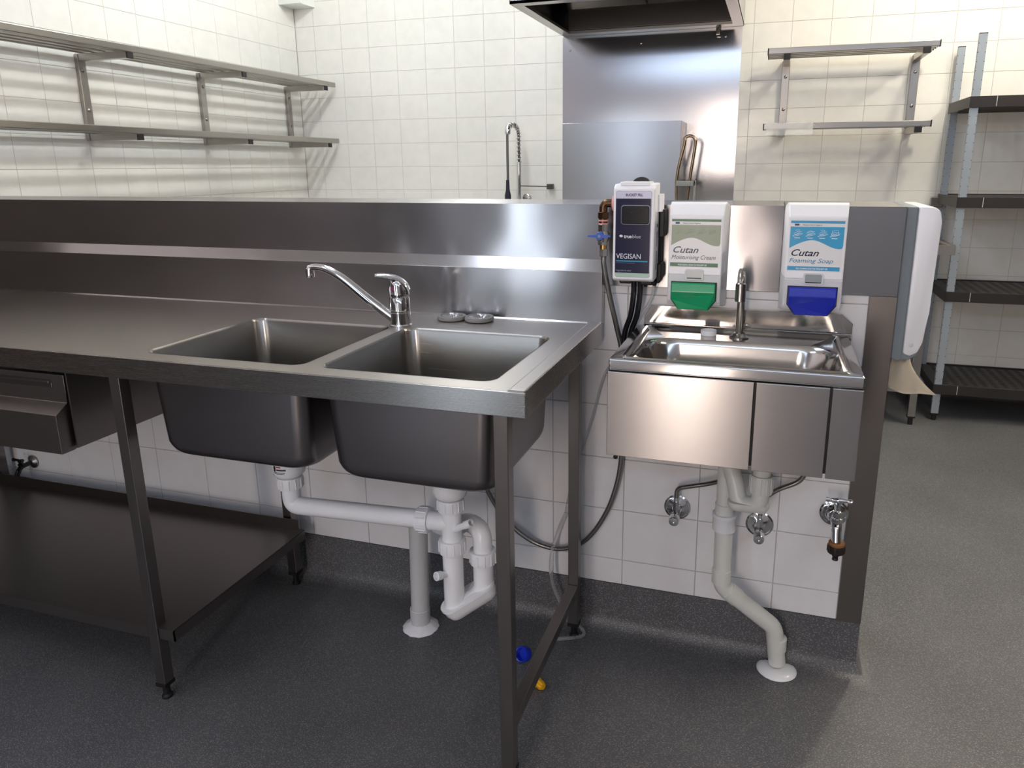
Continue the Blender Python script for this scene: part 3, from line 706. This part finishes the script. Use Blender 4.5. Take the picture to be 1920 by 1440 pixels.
for k, off in enumerate((0, .016)):
    link('black_tube', tube(B(), spline([(.091+off, .585, 1.020), (.090+off, .590, .985), (.082+off, .600, .930), (.066+off, .612, .880), (.058+off, .615, .80), (.056+off, .615, .70), (.06+off*2, .615, .55)][:6], 8), .0068, 14), BLKG, vd, smooth=True)
link('clear_tube', tube(B(), spline([(.139, .600, 1.018), (.138, .603, 1.005), (.130, .610, .970), (.108, .618, .930), (.080, .624, .875), (.045, .628, .81), (.010, .630, .755), (-.025, .630, .62), (-.070, .628, .47), (-.090, .622, .36)], 8), .0036, 12), clear, vd, smooth=True)
link('tube_barb', lathe(B(), [(.005, 0), (.0065, .004), (.0065, .012), (.004, .016)], (.139, .600, 1.006), seg=14), BLACK, vd)

# water valve with braided hose beside it ----------------------------------
wv = thing('water_valve', 'bronze elbow and ball valve with blue lever feeding a braided hose', 'valve', (.013, .585, 1.08))
vx, vy = .013, .583
link('elbow', tube(B(), fillet([(VX0+.004, vy, 1.204), (vx, vy, 1.204), (vx, vy, 1.170)], .012, 8), .0098, 22), BRASS, wv, smooth=True)
link('collar', lathe(B(), [(.013, 0), (.018, .006), (.018, .016), (.012, .017)], (VX0+.0035, vy, 1.204), (-1, 0, 0), 28), PINK, wv, smooth=True)
link('union_nut', cyl(B(), (vx, vy, 1.167), (vx, vy, 1.183), .0135, 8, bev=.001), BRASS, wv)
link('thread', cyl(B(), (vx, vy, 1.150), (vx, vy, 1.168), .0105, 20), BRASS, wv, smooth=True)
bm = B(); cyl(bm, (vx, vy, 1.161), (vx, vy, 1.1645), .0112, 20); cyl(bm, (vx, vy, 1.1535), (vx, vy, 1.1565), .0112, 20); link('sealing_tape', bm, PINK, wv)
bm = B(); cyl(bm, (vx, vy, 1.135), (vx, vy, 1.154), .0125, 8, bev=.001); lathe(bm, [(.009, 0), (.0135, .006), (.0145, .016), (.0135, .026), (.010, .032)], (vx, vy, 1.108), seg=24); cyl(bm, (vx, vy, 1.104), (vx, vy, 1.112), .0125, 6)
link('ball_body', bm, NICKEL, wv, smooth=True)
lvv = link('lever', lathe(B(), [(.0, .002), (.0105, .002), (.0105, .006), (.009, .008), (0, .008)], (vx-.004, vy-.012, 1.1265), (0, -1, 0), 24), VBLUE, wv, smooth=True)
bm = B(); prism(bm, [(vx-.034, 1.1245), (vx-.033, 1.1280), (vx-.008, 1.1305), (vx+.004, 1.1305), (vx+.022, 1.1285), (vx+.023, 1.1250), (vx+.002, 1.1225), (vx-.008, 1.1225)], 'y', vy-.022, vy-.0185, bev=.0006)
link('wing', bm, VBLUE, lvv)
link('nut', cyl(B(), (vx-.004, vy-.024, 1.1265), (vx-.004, vy-.018, 1.1265), .004, 6), CHROME, lvv)
link('tail_fitting', cyl(B(), (vx+.001, vy, 1.092), (vx+.001, vy, 1.105), .0088, 20), BRASSY, wv, smooth=True)
link('hose_nut', cyl(B(), (vx+.002, vy, 1.076), (vx+.002, vy, 1.094), .0105, 6, bev=.001), NICKEL, wv)
hose = spline([(vx+.002, vy, 1.078), (.016, .584, 1.05), (.028, .592, .985), (.044, .606, .905), (.058, .616, .835), (.066, .618, .75), (.068, .618, .66), (.066, .618, .58), (.055, .618, .475), (.025, .618, .375), (-.030, .618, .285), (-.100, .618, .245), (-.175, .618, .250), (-.245, .618, .290), (-.300, .618, .355), (-.335, .612, .440), (-.35, .600, .56), (-.352, .595, .70), (-.352, .595, .84)], 9)
link('braided_hose', tube(B(), hose, .0066, 14), BRAID, wv, smooth=True)

# clear hose trailing onto the floor
chm = spline([(-.090, .622, .355), (-.110, .612, .300), (-.122, .585, .235), (-.118, .58, .16), (-.090, .585, .085), (-.045, .592, .030), (-.028, .590, .008), (-.036, .572, .0055), (-.075, .553, .0055), (-.115, .535, .0055)], 10)
cho = link('clear_hose', tube(B(), chm, .0052, 14), clear, smooth=True)
tag(cho, 'clear plastic hose hanging by the end leg and curling onto the floor', 'hose')
# loose caps on the floor
bc = link('blue_cap', lathe(B(), [(.0, .002), (.0165, .002), (.0165, .022), (.0195, .023), (.0205, .021), (.0195, 0), (0, 0)], (-.152, .440, .0195), (-.25, -.8, .45), 32), mat('cap_blue', '1234C8', .25), smooth=True)
tag(bc, 'blue plastic cap tipped on its side on the floor behind the end rail', 'cap')
bm = lathe(B(), [(.0, 0), (.0125, .0), (.0128, .012), (.011, .014), (.0112, .026), (.008, .033), (0, .035)], (-.098, .356, .0132), (.82, -.55, .02), 24)
for k in range(6):
    a = 2*PI*k/6
yc = link('yellow_cap', bm, YEL, smooth=True); tag(yc, 'small yellow plastic cap lying on the floor by the end rail', 'cap')
bm = B(); dd, u_, v_ = frame_of((.82, -.55, .02)); p_ = Vector((-.098, .356, .0132))
for k in range(8):
    a = 2*PI*k/8; o_ = u_*math.cos(a)+v_*math.sin(a); tube(bm, [p_+dd*.016+o_*.0108, p_+dd*.026+o_*.0110, p_+dd*.033+o_*.0075], .0009, 6)
link('rib', bm, mat('cap_rib', 'B07A10', .5), None); _r = bpy.data.objects['rib']; _r.parent = yc

# ------------------------------------------------------------ soap dispensers
def soap(cx, m_btn, c_top, c_wave, c_name, c_sub, sub, label, subw, hands):
    HF, HB = .0605, .0685; yF, yB = .539, W-.0035
    t = thing('soap_dispenser', label, 'dispenser', (cx, yB, .955), 'wall dispensers above the hand basin')
    def hw(y): return HF+(HB-HF)*(y-yF)/(yB-yF)
    def body(prof, grow=0, bev=.003):
        bm = B(); A = [bm.verts.new((cx-hw(p[0])-grow, p[0], p[1])) for p in prof]; C = [bm.verts.new((cx+hw(p[0])+grow, p[0], p[1])) for p in prof]
        n = len(prof); fs = [bm.faces.new(A), bm.faces.new(C[::-1])]
        for i in range(n): fs.append(bm.faces.new((A[i], C[i], C[(i+1) % n], A[(i+1) % n])))
        es = list({e for f in fs for e in f.edges}); bmesh.ops.bevel(bm, geom=es, offset=bev, segments=2, affect='EDGES', profile=.5); return bm
    link('upper_cover', body([(yB-.004, 1.0435), (yB-.004, 1.200), (yF+.045, 1.209), (yF+.022, 1.206), (yF, 1.180), (yF, 1.0435)]), WPL, t)
    link('lower_cover', body([(yB, .958), (yB, 1.190), (yB-.006, 1.192), (yB-.01, 1.0445), (yF, 1.0445), (yF+.001, .982), (yF+.008, .972)], .0004), GPL, t)
    # push bar
    pb = [(cx-.050, 1.0265), (cx+.050, 1.0265), (cx+.050, .986), (cx+.034, .964), (cx-.034, .964), (cx-.050, .986)]
    bm = B(); A = [bm.verts.new((x, yF-.012 if z > .99 else yF-.008, z)) for x, z in pb]; C = [bm.verts.new((x, yF+.004, z)) for x, z in pb]
    mid = [bm.verts.new((cx-.050, yF-.017, 1.006)), bm.verts.new((cx+.050, yF-.017, 1.006))]
    bm.faces.new((A[0], A[1], mid[1], mid[0])); bm.faces.new((mid[0], mid[1], A[2], A[3], A[4], A[5]))
    bm.faces.new((A[0], mid[0], A[5], C[5], C[0])); bm.faces.new((A[1], C[1], C[2], A[2], mid[1]))
    for i, j in ((0, 1), (2, 3), (3, 4), (4, 5)): bm.faces.new((A[i], A[j], C[j], C[i]))
    es = [e for e in bm.edges if len(e.link_faces) == 2]; bmesh.ops.bevel(bm, geom=es, offset=.0022, segments=2, affect='EDGES', profile=.5)
    link('push_bar', bm, m_btn, t)
    link('bar_recess', prism(B(), [(p[0]*1.0+(p[0]-cx)*.05, p[1]+(p[1]-.99)*.05) for p in pb], 'y', yF-.0006, yF+.003), BLACK, t)
    wf = link('window_frame', prism(B(), rrect(cx-.0215, cx+.0215, 1.0325, 1.0580, .005, 4), 'y', yF-.0022, yF+.002, bev=.0006), GPL, t)
    link('window', prism(B(), rrect(cx-.0175, cx+.0175, 1.0355, 1.0550, .003, 4), 'y', yF-.0026, yF+.001), mat('frosted_window', '9DA5A8', .2), wf)
    link('window_slot', flat(rect(cx-.0165, cx+.0165, 1.0360, 1.0380), yF-.0028), BLACK, wf)
    # printed label
    y1 = yF-.0003; s = .000232
    def X(u): return cx+(u-643)*s
    def Z(v): return 1.178-(v-318)*.000247
    lbb = link('label', flat(rect(X(398), X(882), Z(790), Z(335)), y1), ink('EDECEC', .3), t)
    link('label_stripe', flat(rect(X(405), X(880), Z(365), Z(343)), y1-.0002), ink(c_top, .3), lbb)
    wave = [(X(405), Z(395)), (X(880), Z(395)), (X(880), Z(560)), (X(872), Z(583)), (X(850), Z(586))]
    for k in range(19):
        q = k/18; u = 850-445*q; wave.append((X(u), Z(549+37*math.cos(PI*(850-u)/250)) if u > 600 else Z(512+75*((600-u)/195)**1.6)))
    link('label_wave', flat(wave, y1-.0002), ink(c_wave, .3), lbb)
    link('label_stripe', flat(rect(X(400), X(868), Z(782), Z(746)), y1-.0002), ink(c_top, .3), lbb)
    lettering('MOISTURISING CREAM FOR FREQUENT USE' if hands == 0 else 'MILD FOAMING SOAP FOR FREQUENT USE', .0052, X(478), y1-.0003, Z(773), ink('E6EEF2'), lbb, bold=.00015, width=(760-478)*s)
    link('emblem', flat(rrect(X(440), X(482), Z(387), Z(370), .0012, 3), y1-.0003), ink('3B5A7A'), lbb)
    lettering('Medical Hand Hygiene', .0042, X(510), y1-.0003, Z(385), ink('30343C'), lbb, shear=.2, width=.040)
    lettering('Cutan', .0205, X(413), y1-.0004, Z(653), ink(c_name), lbb, shear=.35, bold=.0002, width=(660-413)*s)
    lettering(sub, .0135, X(408), y1-.0004, Z(712), ink(c_sub), lbb, shear=.3, width=subw*s)
    hc = ink('E4F2F8' if hands else 'A9B2A4')
    for k, u in enumerate((470, 585, 692, 800)):
        bm = B(); ex = .0004
        def st(*q): tube(bm, [(X(u+a), y1-.0004, Z(b)) for a, b in q], ex*(1.0 if hands else .6), 5)
        st((-42, 478), (-10, 462), (40, 452), (46, 460), (10, 472), (-40, 482)); st((-34, 455), (0, 440), (38, 438), (10, 452), (-28, 466))
        st((-20, 470), (18, 466))
        if k in (0, 2): st((-12, 420), (-16, 435)); st((2, 418), (0, 434)); st((16, 421), (14, 434))
        if k == 3: st((-30, 478), (-24, 430), (24, 422), (32, 462), (-6, 478))
        if k == 1: st((-30, 445), (-4, 430), (30, 440))
        link('hand_icon', bm, hc, lbb)
        if hands: link('icon_caption', flat(rect(X(u-26), X(u+24), Z(498), Z(491)), y1-.0003), hc, lbb)
soap(.2395, GREEN, '2F6B4E', '8F9C86', '60666E', '6A7078', 'Moisturising Cream', 'white wall dispenser with green push bar for moisturising cream', 432, 0)
soap(.4985, BLUE, '3AA0D0', '35A5D5', '1B1D40', '3B86B5', 'Foaming Soap', 'white wall dispenser with blue push bar for foaming soap', 392, 1)

# paper towel dispenser on the wall end ---------------------------------------
pt = thing('paper_towel_dispenser', 'tall white and grey paper towel dispenser on the end of the half wall', 'dispenser', (.69, .76, .86))
link('back_body', prism(B(), [(.6885, .850), (.6885, 1.198), (.712, 1.198), (.712, .846), (.700, .843)], 'y', .650, .878, bev=.003), GREYP, pt)
pf = [(.7125, .862), (.7125, 1.198), (.742, 1.198), (.756, 1.190), (.7615, 1.165), (.7575, .960), (.752, .890), (.7435, .866), (.728, .856)]
link('cover', prism(B(), pf, 'y', .648, .880, bev=.005), WPL, pt, smooth=True)
link('lower_tray', prism(B(), [(.709, .846), (.709, .875), (.748, .875), (.742, .858), (.728, .848)], 'y', .652, .876, bev=.002), GREYP, pt)
link('button', lathe(B(), [(.005, 0), (.005, .002), (.003, .003), (0, .003)], (.728, .649, .884), (0, -1, 0), 20), GPL, pt, smooth=True)
bm = B(); NX, NY = 12, 10; g = {}
for i in range(NX+1):
    for j in range(NY+1):
        u = i/NX; v = j/NY
        x = .688+.050*u+.058*v*v*u; y = .662+.012*math.sin(u*7+v*3)+.03*u*(1-v); z = .850-.072*v-.012*u*v-.010*math.sin(u*PI)*v
        g[i, j] = bm.verts.new((x, y, z))
for i in range(NX):
    for j in range(NY): bm.faces.new((g[i, j], g[i+1, j], g[i+1, j+1], g[i, j+1]))
bmesh.ops.solidify(bm, geom=bm.faces[:], thickness=.0006)
tw = link('paper_towel', bm, PAPER, smooth='all'); tag(tw, 'creased off white paper towel hanging out below the dispenser', 'paper towel')

# ------------------------------------------------------------ wall shelves
def slat_shelf(x_or_y, name, label, axis, wall, along0, along1, bz, zl, zu, dep, nb, barr, bw_, yw):
    pass
ws = thing('wall_shelf', 'long two tier slatted stainless shelf on the left tiled wall', 'shelf', (XL, 2.2, 1.45))
Y0, Y1 = W+T+.06, 3.275
for zt in (1.832, 1.478):
    zf = zt
    for k in range(5):
        xa = XL+.030+k*.0645; fr_ = (k == 4)
        b_ = bx(xa, xa+(.026 if not fr_ else .022), Y0, Y1, zt-(.024 if not fr_ else .030), zt-(.010 if not fr_ else 0), bev=(.0055 if not fr_ else .003), seg=3)
        link('slat', b_, S_SHELF, ws)
for yb in (1.620, 2.385, 3.170):
    br = link('bracket', bx(XL+.0005, XL+.022, yb-.020, yb+.020, 1.425, 1.806, bev=.002), S_SHELF, ws)
    for zt in (1.832, 1.478):
        bm = bx(XL+.001, XL+.300, yb-.016, yb+.016, zt-.056, zt-.0235, bev=.002); link('arm', bm, S_SHELF, br)
        link('end_cap', bx(XL+.300, XL+.309, yb-.0165, yb+.0165, zt-.057, zt-.031, bev=.001), BLACK, br)
    for z_ in (1.735, 1.560):
        link('screw', lathe(B(), [(.009, 0), (.009, .002), (.006, .005), (0, .006)], (XL+.022, yb, z_), (1, 0, 0), 16), NICKEL, br, smooth=True)
ws2 = thing('wall_shelf', 'short two tier slatted stainless shelf on the back wall by the rack', 'shelf', (.75, YB, 1.45))
for zt in (1.868, 1.497):
    for k in range(5):
        ya = YB-.060-k*.058; fr_ = (k == 4)
        sl = link('slat', bx(.325, 1.118, ya-.024, ya, zt-(.030 if fr_ else .024), zt-(0 if fr_ else .012), bev=.003), S_SHELF, ws2)
        bm = B()
        for x_ in (.3215, 1.1181): box(bm, x_, x_+.0035, ya-.0245, ya, zt-(.031 if fr_ else .025), zt+(.0005 if fr_ else -.011))
        link('end_cap', bm, BLACK, sl)
for xb in (.418, 1.064):
    br = link('bracket', bx(xb-.020, xb+.020, YB-.022, YB-.0005, 1.470, 1.838, bev=.002), S_SHELF, ws2)
    for zt in (1.868, 1.497):
        link('arm', bx(xb-.016, xb+.016, YB-.298, YB-.001, zt-.058, zt-.0245, bev=.002), S_SHELF, br)
        link('end_cap', bx(xb-.0165, xb+.0165, YB-.316, YB-.298, zt-.0585, zt-.0305, bev=.001), BLACK, br)
    for z_ in (1.755, 1.585):
        link('screw', lathe(B(), [(.009, 0), (.009, .002), (.006, .005), (0, .006)], (xb, YB-.022, z_), (0, -1, 0), 16), NICKEL, br, smooth=True)
bm = B(); gx = {}
for i in range(17):
    for j in range(5):
        gx[i, j] = bm.verts.new((.338+.232*i/16, YB-.3245-.003*math.sin(i*1.3+j)-.002*j, 1.500-.062*j/4+.002*math.sin(i*.9)))
for i in range(16):
    for j in range(4): bm.faces.new((gx[i, j], gx[i+1, j], gx[i+1, j+1], gx[i, j+1]))
ps = link('plastic_sleeve', bm, film, smooth='all'); tag(ps, 'crinkled clear plastic sleeve clipped to the front of the short lower shelf', 'plastic sleeve')

# ------------------------------------------------------------ hood and back panel
hd = thing('extraction_hood', 'stainless steel extraction hood on the back wall above the steel panel', 'range hood', (-.335, 3.0, 2.03))
HX0, HX1, HY0 = -.852, .180, 2.366; HZ = 2.035
bm = B(); HT = 2.5
for a in ((HX0, HX1, HY0, HY0+.003, HZ, HT), (HX0, HX0+.003, HY0, YB-.001, HZ, HT), (HX1-.003, HX1, HY0, YB-.001, HZ, HT), (HX0, HX1, HY0, YB-.001, HT-.003, HT), (HX0, HX1, YB-.004, YB-.001, HZ, HT)):
    box(bm, *a)
link('canopy', bm, S_BACK, hd)
bm = B(); t_ = .055
for a in ((HX0, HX1, HY0, HY0+t_), (HX0, HX1, YB-.09, YB-.001), (HX0, HX0+t_, HY0+t_, YB-.09), (HX1-t_, HX1, HY0+t_, YB-.09)):
    box(bm, a[0], a[1], a[2], a[3], HZ-.001, HZ+.014)
link('gutter', bm, S_SHELF, hd)
link('inner_lining', bx(HX0+.06, HX1-.06, YB-.12, YB-.11, HZ+.014, HT-.05), S_DARK, hd)
for k in range(2):
    bm = B(); xa = HX0+.06+k*.46
    prism(bm, [(HY0+.3, HT-.05), (YB-.14, HZ+.12), (YB-.12, HZ+.14), (HY0+.32, HT-.03)], 'x', xa, xa+.45); ff = link('grease_filter', bm, S_DARK, hd)
    bm = B()
    for q in range(11): box(bm, xa+.02+q*.04, xa+.035+q*.04, YB-.50, YB-.16, HZ+.14, HZ+.145)
    bm.free()
link('drain_plug', cyl(B(), (.045, YB-.05, HZ-.045), (.045, YB-.05, HZ), .011, 20), NICKEL, hd, smooth=True)
bp = thing('wall_panel', 'large brushed steel splash panel on the back wall under the hood', 'wall panel', (-.34, YB, 1.0))
link('sheet', bx(-.860, .174, YB-.004, YB-.0015, .92, 2.033), S_BACK, bp)
for x_, z_ in ((-.815, 1.955), (-.39, 1.975), (.085, 1.985)):
    link('screw', lathe(B(), [(.007, 0), (.006, .003), (0, .004)], (x_, YB-.004, z_), (0, -1, 0), 12), NICKEL, bp, smooth=True)
gb = thing('cooker_guard', 'upright boxed stainless guard standing against the steel wall panel', 'splash guard', (-.45, 3.1, .9))
link('front_sheet', bx(-.790, -.112, 3.072, 3.075, .90, 1.527, bev=.0008), steel('steel_guard', 'B4B4B8', .25, .8, 'x', .001), gb)
bm = B(); box(bm, -.115, -.112, 3.075, 3.322, .90, 1.527); box(bm, -.790, -.787, 3.075, 3.322, .90, 1.527); box(bm, -.787, -.115, 3.075, 3.322, 1.524, 1.527)
link('side_sheet', bm, S_BACK, gb)
# worktop behind the half wall carrying these things
rw = thing('rear_counter', 'steel counter behind the half wall below the steel wall panel', 'counter', (-.8, 3.0, 0))
link('top', bx(-2.68, .25, 2.72, YB-.006, .86, .90, bev=.003), S_TOP, rw)
for x_ in (-2.6, -1.2, .2):
    for y_ in (2.76, 3.24): link('leg', bx(x_-.02, x_+.02, y_-.02, y_+.02, 0, .86), S_DARK, rw)
# u shaped tube handle
ut = thing('folded_tube_handle', 'bronze toned U shaped tube standing in grey clamp beside the steel guard', 'tube handle', (-.05, 3.0, .9))
up_ = [(-.094, 3.01, .905), (-.090, 3.01, 1.20), (-.060, 3.01, 1.38)]
arc = [(-.094, 3.01, .905), (-.118, 3.01, 1.20), (-.082, 3.01, 1.40)]+[(-.055+.030*math.cos(a)*-1, 3.01, 1.415+.028*math.sin(a)) for a in [PI*k/8 for k in range(1, 8)]]+[(-.024, 3.01, 1.395), (-.048, 3.01, 1.19), (-.075, 3.01, .905)]
link('tube', tube(B(), spline(arc, 4), .0085, 14), mat('bronzed_tube', 'A08F78', .2, 1), ut, smooth=True)
bm = B(); box(bm, -.118, -.014, 2.985, 2.997, 1.178, 1.206, bev=.002); box(bm, -.024, -.014, 2.985, 3.03, .905, 1.206, bev=.002)
link('clamp', bm, mat('clamp_grey', '8E9190', .4), ut)

# pre-rinse tap on the back wall ------------------------------------------------
pr_ = thing('spray_tap', 'tall chrome spring neck spray tap on the rear counter', 'tap', (-1.14, 3.2, .9))
rx, ry = -1.114, 3.235
link('riser', cyl(B(), (rx-.003, ry, .905), (rx, ry, 1.315), .0125, 20), CHROME, pr_, smooth=True)
sp_ = []
cen = [(rx, ry, 1.315), (rx, ry, 1.40), (rx-.002, ry, 1.48), (rx-.008, ry-.03, 1.525), (rx-.018, ry-.085, 1.530), (rx-.028, ry-.12, 1.500)]
cs = spline(cen, 40); N_ = len(cs)
for i, p in enumerate(cs):
    a = i/N_*2*PI*17; tg = (cs[min(i+1, N_-1)]-cs[max(i-1, 0)]).normalized(); u_ = Vector((1, 0, 0)); v_ = tg.cross(u_).normalized(); sp_.append(p+(u_*math.cos(a)+v_*math.sin(a))*.0125)
link('spring', tube(B(), sp_, .0032, 6), CHROME, pr_, smooth=True)
link('inner_hose', tube(B(), spline(cen+[(rx-.030, ry-.125, 1.40), (rx-.030, ry-.125, 1.20)], 8), .0078, 14), mat('hose_grey', '6D6C6C', .4, .5), pr_, smooth=True)
link('hook_end', lathe(B(), [(.014, 0), (.018, .01), (.016, .045), (.008, .055)], (rx-.028, ry-.121, 1.475), (0, .15, 1), 20), CHROME, pr_, smooth=True)
link('spray_grip', lathe(B(), [(.010, 0), (.0195, .02), (.019, .10), (.012, .13), (.010, .19)], (rx-.032, ry-.125, 1.02), (0, 0, 1), 20), mat('navy_grip', '15192E', .4), pr_, smooth=True)
bm = B(); cyl(bm, (rx, ry, 1.172), (-.945, YB-.03, 1.166), .0038, 10); link('wall_rod', bm, NICKEL, pr_)
link('wall_clamp', bx(-.955, -.917, YB-.040, YB-.0008, 1.150, 1.182, bev=.003), mat('clamp_dark', '55554F', .35, .7), pr_)
link('control_knob', lathe(B(), [(.020, 0), (.025, .005), (.025, .030), (.015, .034), (0, .034)], (-1.052, ry-.02, 1.098), (0, -1, .1), 24), NICKEL, pr_, smooth=True)

# trunking box in the far corner
tb = link('trunking_box', bx(XL-.0, -2.545, 3.17, YB-.0005, 2.305, 2.62, bev=.002), mat('trunking_white', 'E8ECE8', .4))
tag(tb, 'white box fixed high in the tiled corner of the room', 'trunking')

# ------------------------------------------------------------ rear table at the right, behind the half wall
st_ = thing('steel_table', 'stainless table with raised edge and undershelf beyond the half wall end', 'table', (.95, 3.0, 0))
bm = B(); box(bm, .40, 1.240, 2.735, YB-.05, .885, .888)
for a in ((.40, 1.240, 2.733, 2.737), (1.236, 1.240, 2.735, YB-.05)): box(bm, a[0], a[1], a[2], a[3], .865, .908, bev=.001)
box(bm, 1.215, 1.240, 2.735, YB-.05, .905, .910, bev=.001); box(bm, .40, 1.24, 2.733, 2.760, .905, .910, bev=.001)
link('top', bm, S_TOP, st_)
for x_, y_ in ((1.138, 2.755), (1.205, 3.235), (.46, 2.755), (.46, 3.235)):
    lg = link('leg', bx(x_-.017, x_+.017, y_-.017, y_+.017, .045, .884, bev=.001), S_SHELF, st_)
    bm = B(); cyl(bm, (x_, y_, 0), (x_, y_, .045), .012, 14); box(bm, x_-.018, x_+.018, y_-.018, y_+.018, .038, .046); link('foot', bm, BLACK, lg)
bm = B(); box(bm, .42, 1.155, 2.74, 3.25, .196, .199); box(bm, .42, 1.155, 2.738, 2.742, .170, .199)
link('undershelf', bm, S_TOP, st_)
st_kn = link('table_hook', bx(1.20, 1.262, YB-.075, YB-.049, 1.06, 1.115, bev=.004), NICKEL)
tag(st_kn, 'small metal bracket on back wall just above the paper towel dispenser', 'bracket')

# ------------------------------------------------------------ storage rack
rk = thing('storage_rack', 'galvanised rack with four dark perforated plastic shelves in the right corner', 'rack', (1.8, 3.07, 0))
RX0, RX1, RY0, RY1 = 1.250, 2.42, 2.860, 3.285
for x_ in (RX0+.016, RX1-.016):
    for y_ in (RY0, RY1):
        zt_ = 1.862
        bm = B(); w_ = .017
        prism(bm, [(x_-w_, y_-.004), (x_+w_, y_-.004), (x_+w_, y_+.014), (x_+w_-.003, y_+.014), (x_+w_-.003, y_), (x_-w_+.003, y_), (x_-w_+.003, y_+.014), (x_-w_, y_+.014)], 'z', .035, zt_)
        po = link('post', bm, GALV, rk)
        bm = B()
        z_ = .10
        while z_ < zt_-.03:
            for s_ in (-1, 1): box(bm, x_+s_*(w_-.002)-.0022, x_+s_*(w_-.002)+.0014, y_-.0046, y_-.0035, z_, z_+.0032)
            z_ += .040
        link('notch', bm, BLACK, po, kind='stuff')
        bm = B(); box(bm, x_-w_-.001, x_+w_+.001, y_-.005, y_+.016, .028, .037); cyl(bm, (x_, y_+.005, 0), (x_, y_+.005, .03), .012, 14); box(bm, x_-w_, x_+w_, y_-.0045, y_+.0145, zt_, zt_+.004)
        link('foot', bm, BLACK, po)
for zt_ in (1.590, 1.130, .672, .193):
    bm = B(); zl_ = zt_-.050
    box(bm, RX0-.004, RX1+.004, RY0-.012, RY0-.005, zl_, zt_, bev=.001); box(bm, RX0-.004, RX1+.004, RY1+.016, RY1+.022, zl_, zt_)
    box(bm, RX0-.008, RX0-.004, RY0-.012, RY1+.022, zl_, zt_, bev=.001); box(bm, RX1+.004, RX1+.008, RY0-.012, RY1+.022, zl_, zt_)
    sh = link('shelf', bm, RACKP, rk)
    bm = B(); xs_, ys_ = RX0+.036, RY0+.020; nx, ny = 24, 14; cw, ch = (RX1-.036-xs_)/nx, (RY1-.010-ys_)/ny
    for i in range(nx):
        for j in range(ny):
            a, c = xs_+i*cw, ys_+j*ch; sk = .006; solid = (i % 6 == 0 and False)
            x1_, x2_, y1_, y2_ = a+.010, a+cw-.012, c+ch*.32, c+ch*.70
            for z_ in (zt_-.004,):
                o4 = [bm.verts.new(p) for p in ((a, c, z_), (a+cw, c, z_), (a+cw, c+ch, z_), (a, c+ch, z_))]
                i4 = [bm.verts.new(p) for p in ((x1_, y1_, z_), (x2_, y1_, z_), (x2_, y2_, z_), (x1_, y2_, z_))]
                l4 = [bm.verts.new((v.co.x, v.co.y, z_-.012)) for v in i4]
                for q in range(4):
                    r_ = (q+1) % 4; bm.faces.new((o4[q], o4[r_], i4[r_], i4[q])); bm.faces.new((i4[q], i4[r_], l4[r_], l4[q]))
    pl = link('perforated_panel', bm, RACKP, sh)
    bm = B(); box(bm, RX0-.003, xs_, RY0-.005, RY1+.016, zt_-.006, zt_-.0035); box(bm, xs_, RX1+.003, RY0-.005, ys_, zt_-.006, zt_-.0035)
    link('panel_rim', bm, RACKP, sh)
    link('joint_strip', bx(1.352, 1.3545, RY0-.0128, RY0-.0118, zl_+.004, zt_-.001), GPL, sh)

# ------------------------------------------------------------ ceiling fittings (above the frame)
TL = ['ceiling batten light over the left tiled wall shelf', 'compact ceiling light in front of the short wall shelf', 'ceiling batten light far right of the kitchen',
      'wide ceiling light directly above the sink bench', 'ceiling batten light front left of the sink bench', 'ceiling batten light behind and right of the camera position']
for (x, y, ln, wd, pw, c), tl in zip(TUBES, TL):
    t = thing('ceiling_light', tl, 'light', (x, y, CEIL), 'ceiling batten lights')
    link('housing', bx(x-wd*.3-.01, x+wd*.3+.01, y-ln/2-.03, y+ln/2+.03, CEIL-.06, CEIL-.0005, bev=.004), WPL, t)
    em = bpy.data.materials.new('lit_diffuser'); em.use_nodes = True; nt = em.node_tree; nt.nodes.clear()
    e_ = nt.nodes.new('ShaderNodeEmission'); o_ = nt.nodes.new('ShaderNodeOutputMaterial'); nt.links.new(e_.outputs[0], o_.inputs[0])
    e_.inputs[0].default_value = c+(1,); hgt = .05
    ar = ln*(2*wd+2*hgt)+2*wd*hgt; e_.inputs[1].default_value = pw/(PI*ar)*1.6
    link('diffuser', bx(x-wd/2, x+wd/2, y-ln/2, y+ln/2, CEIL-.061-hgt, CEIL-.061), em, t)
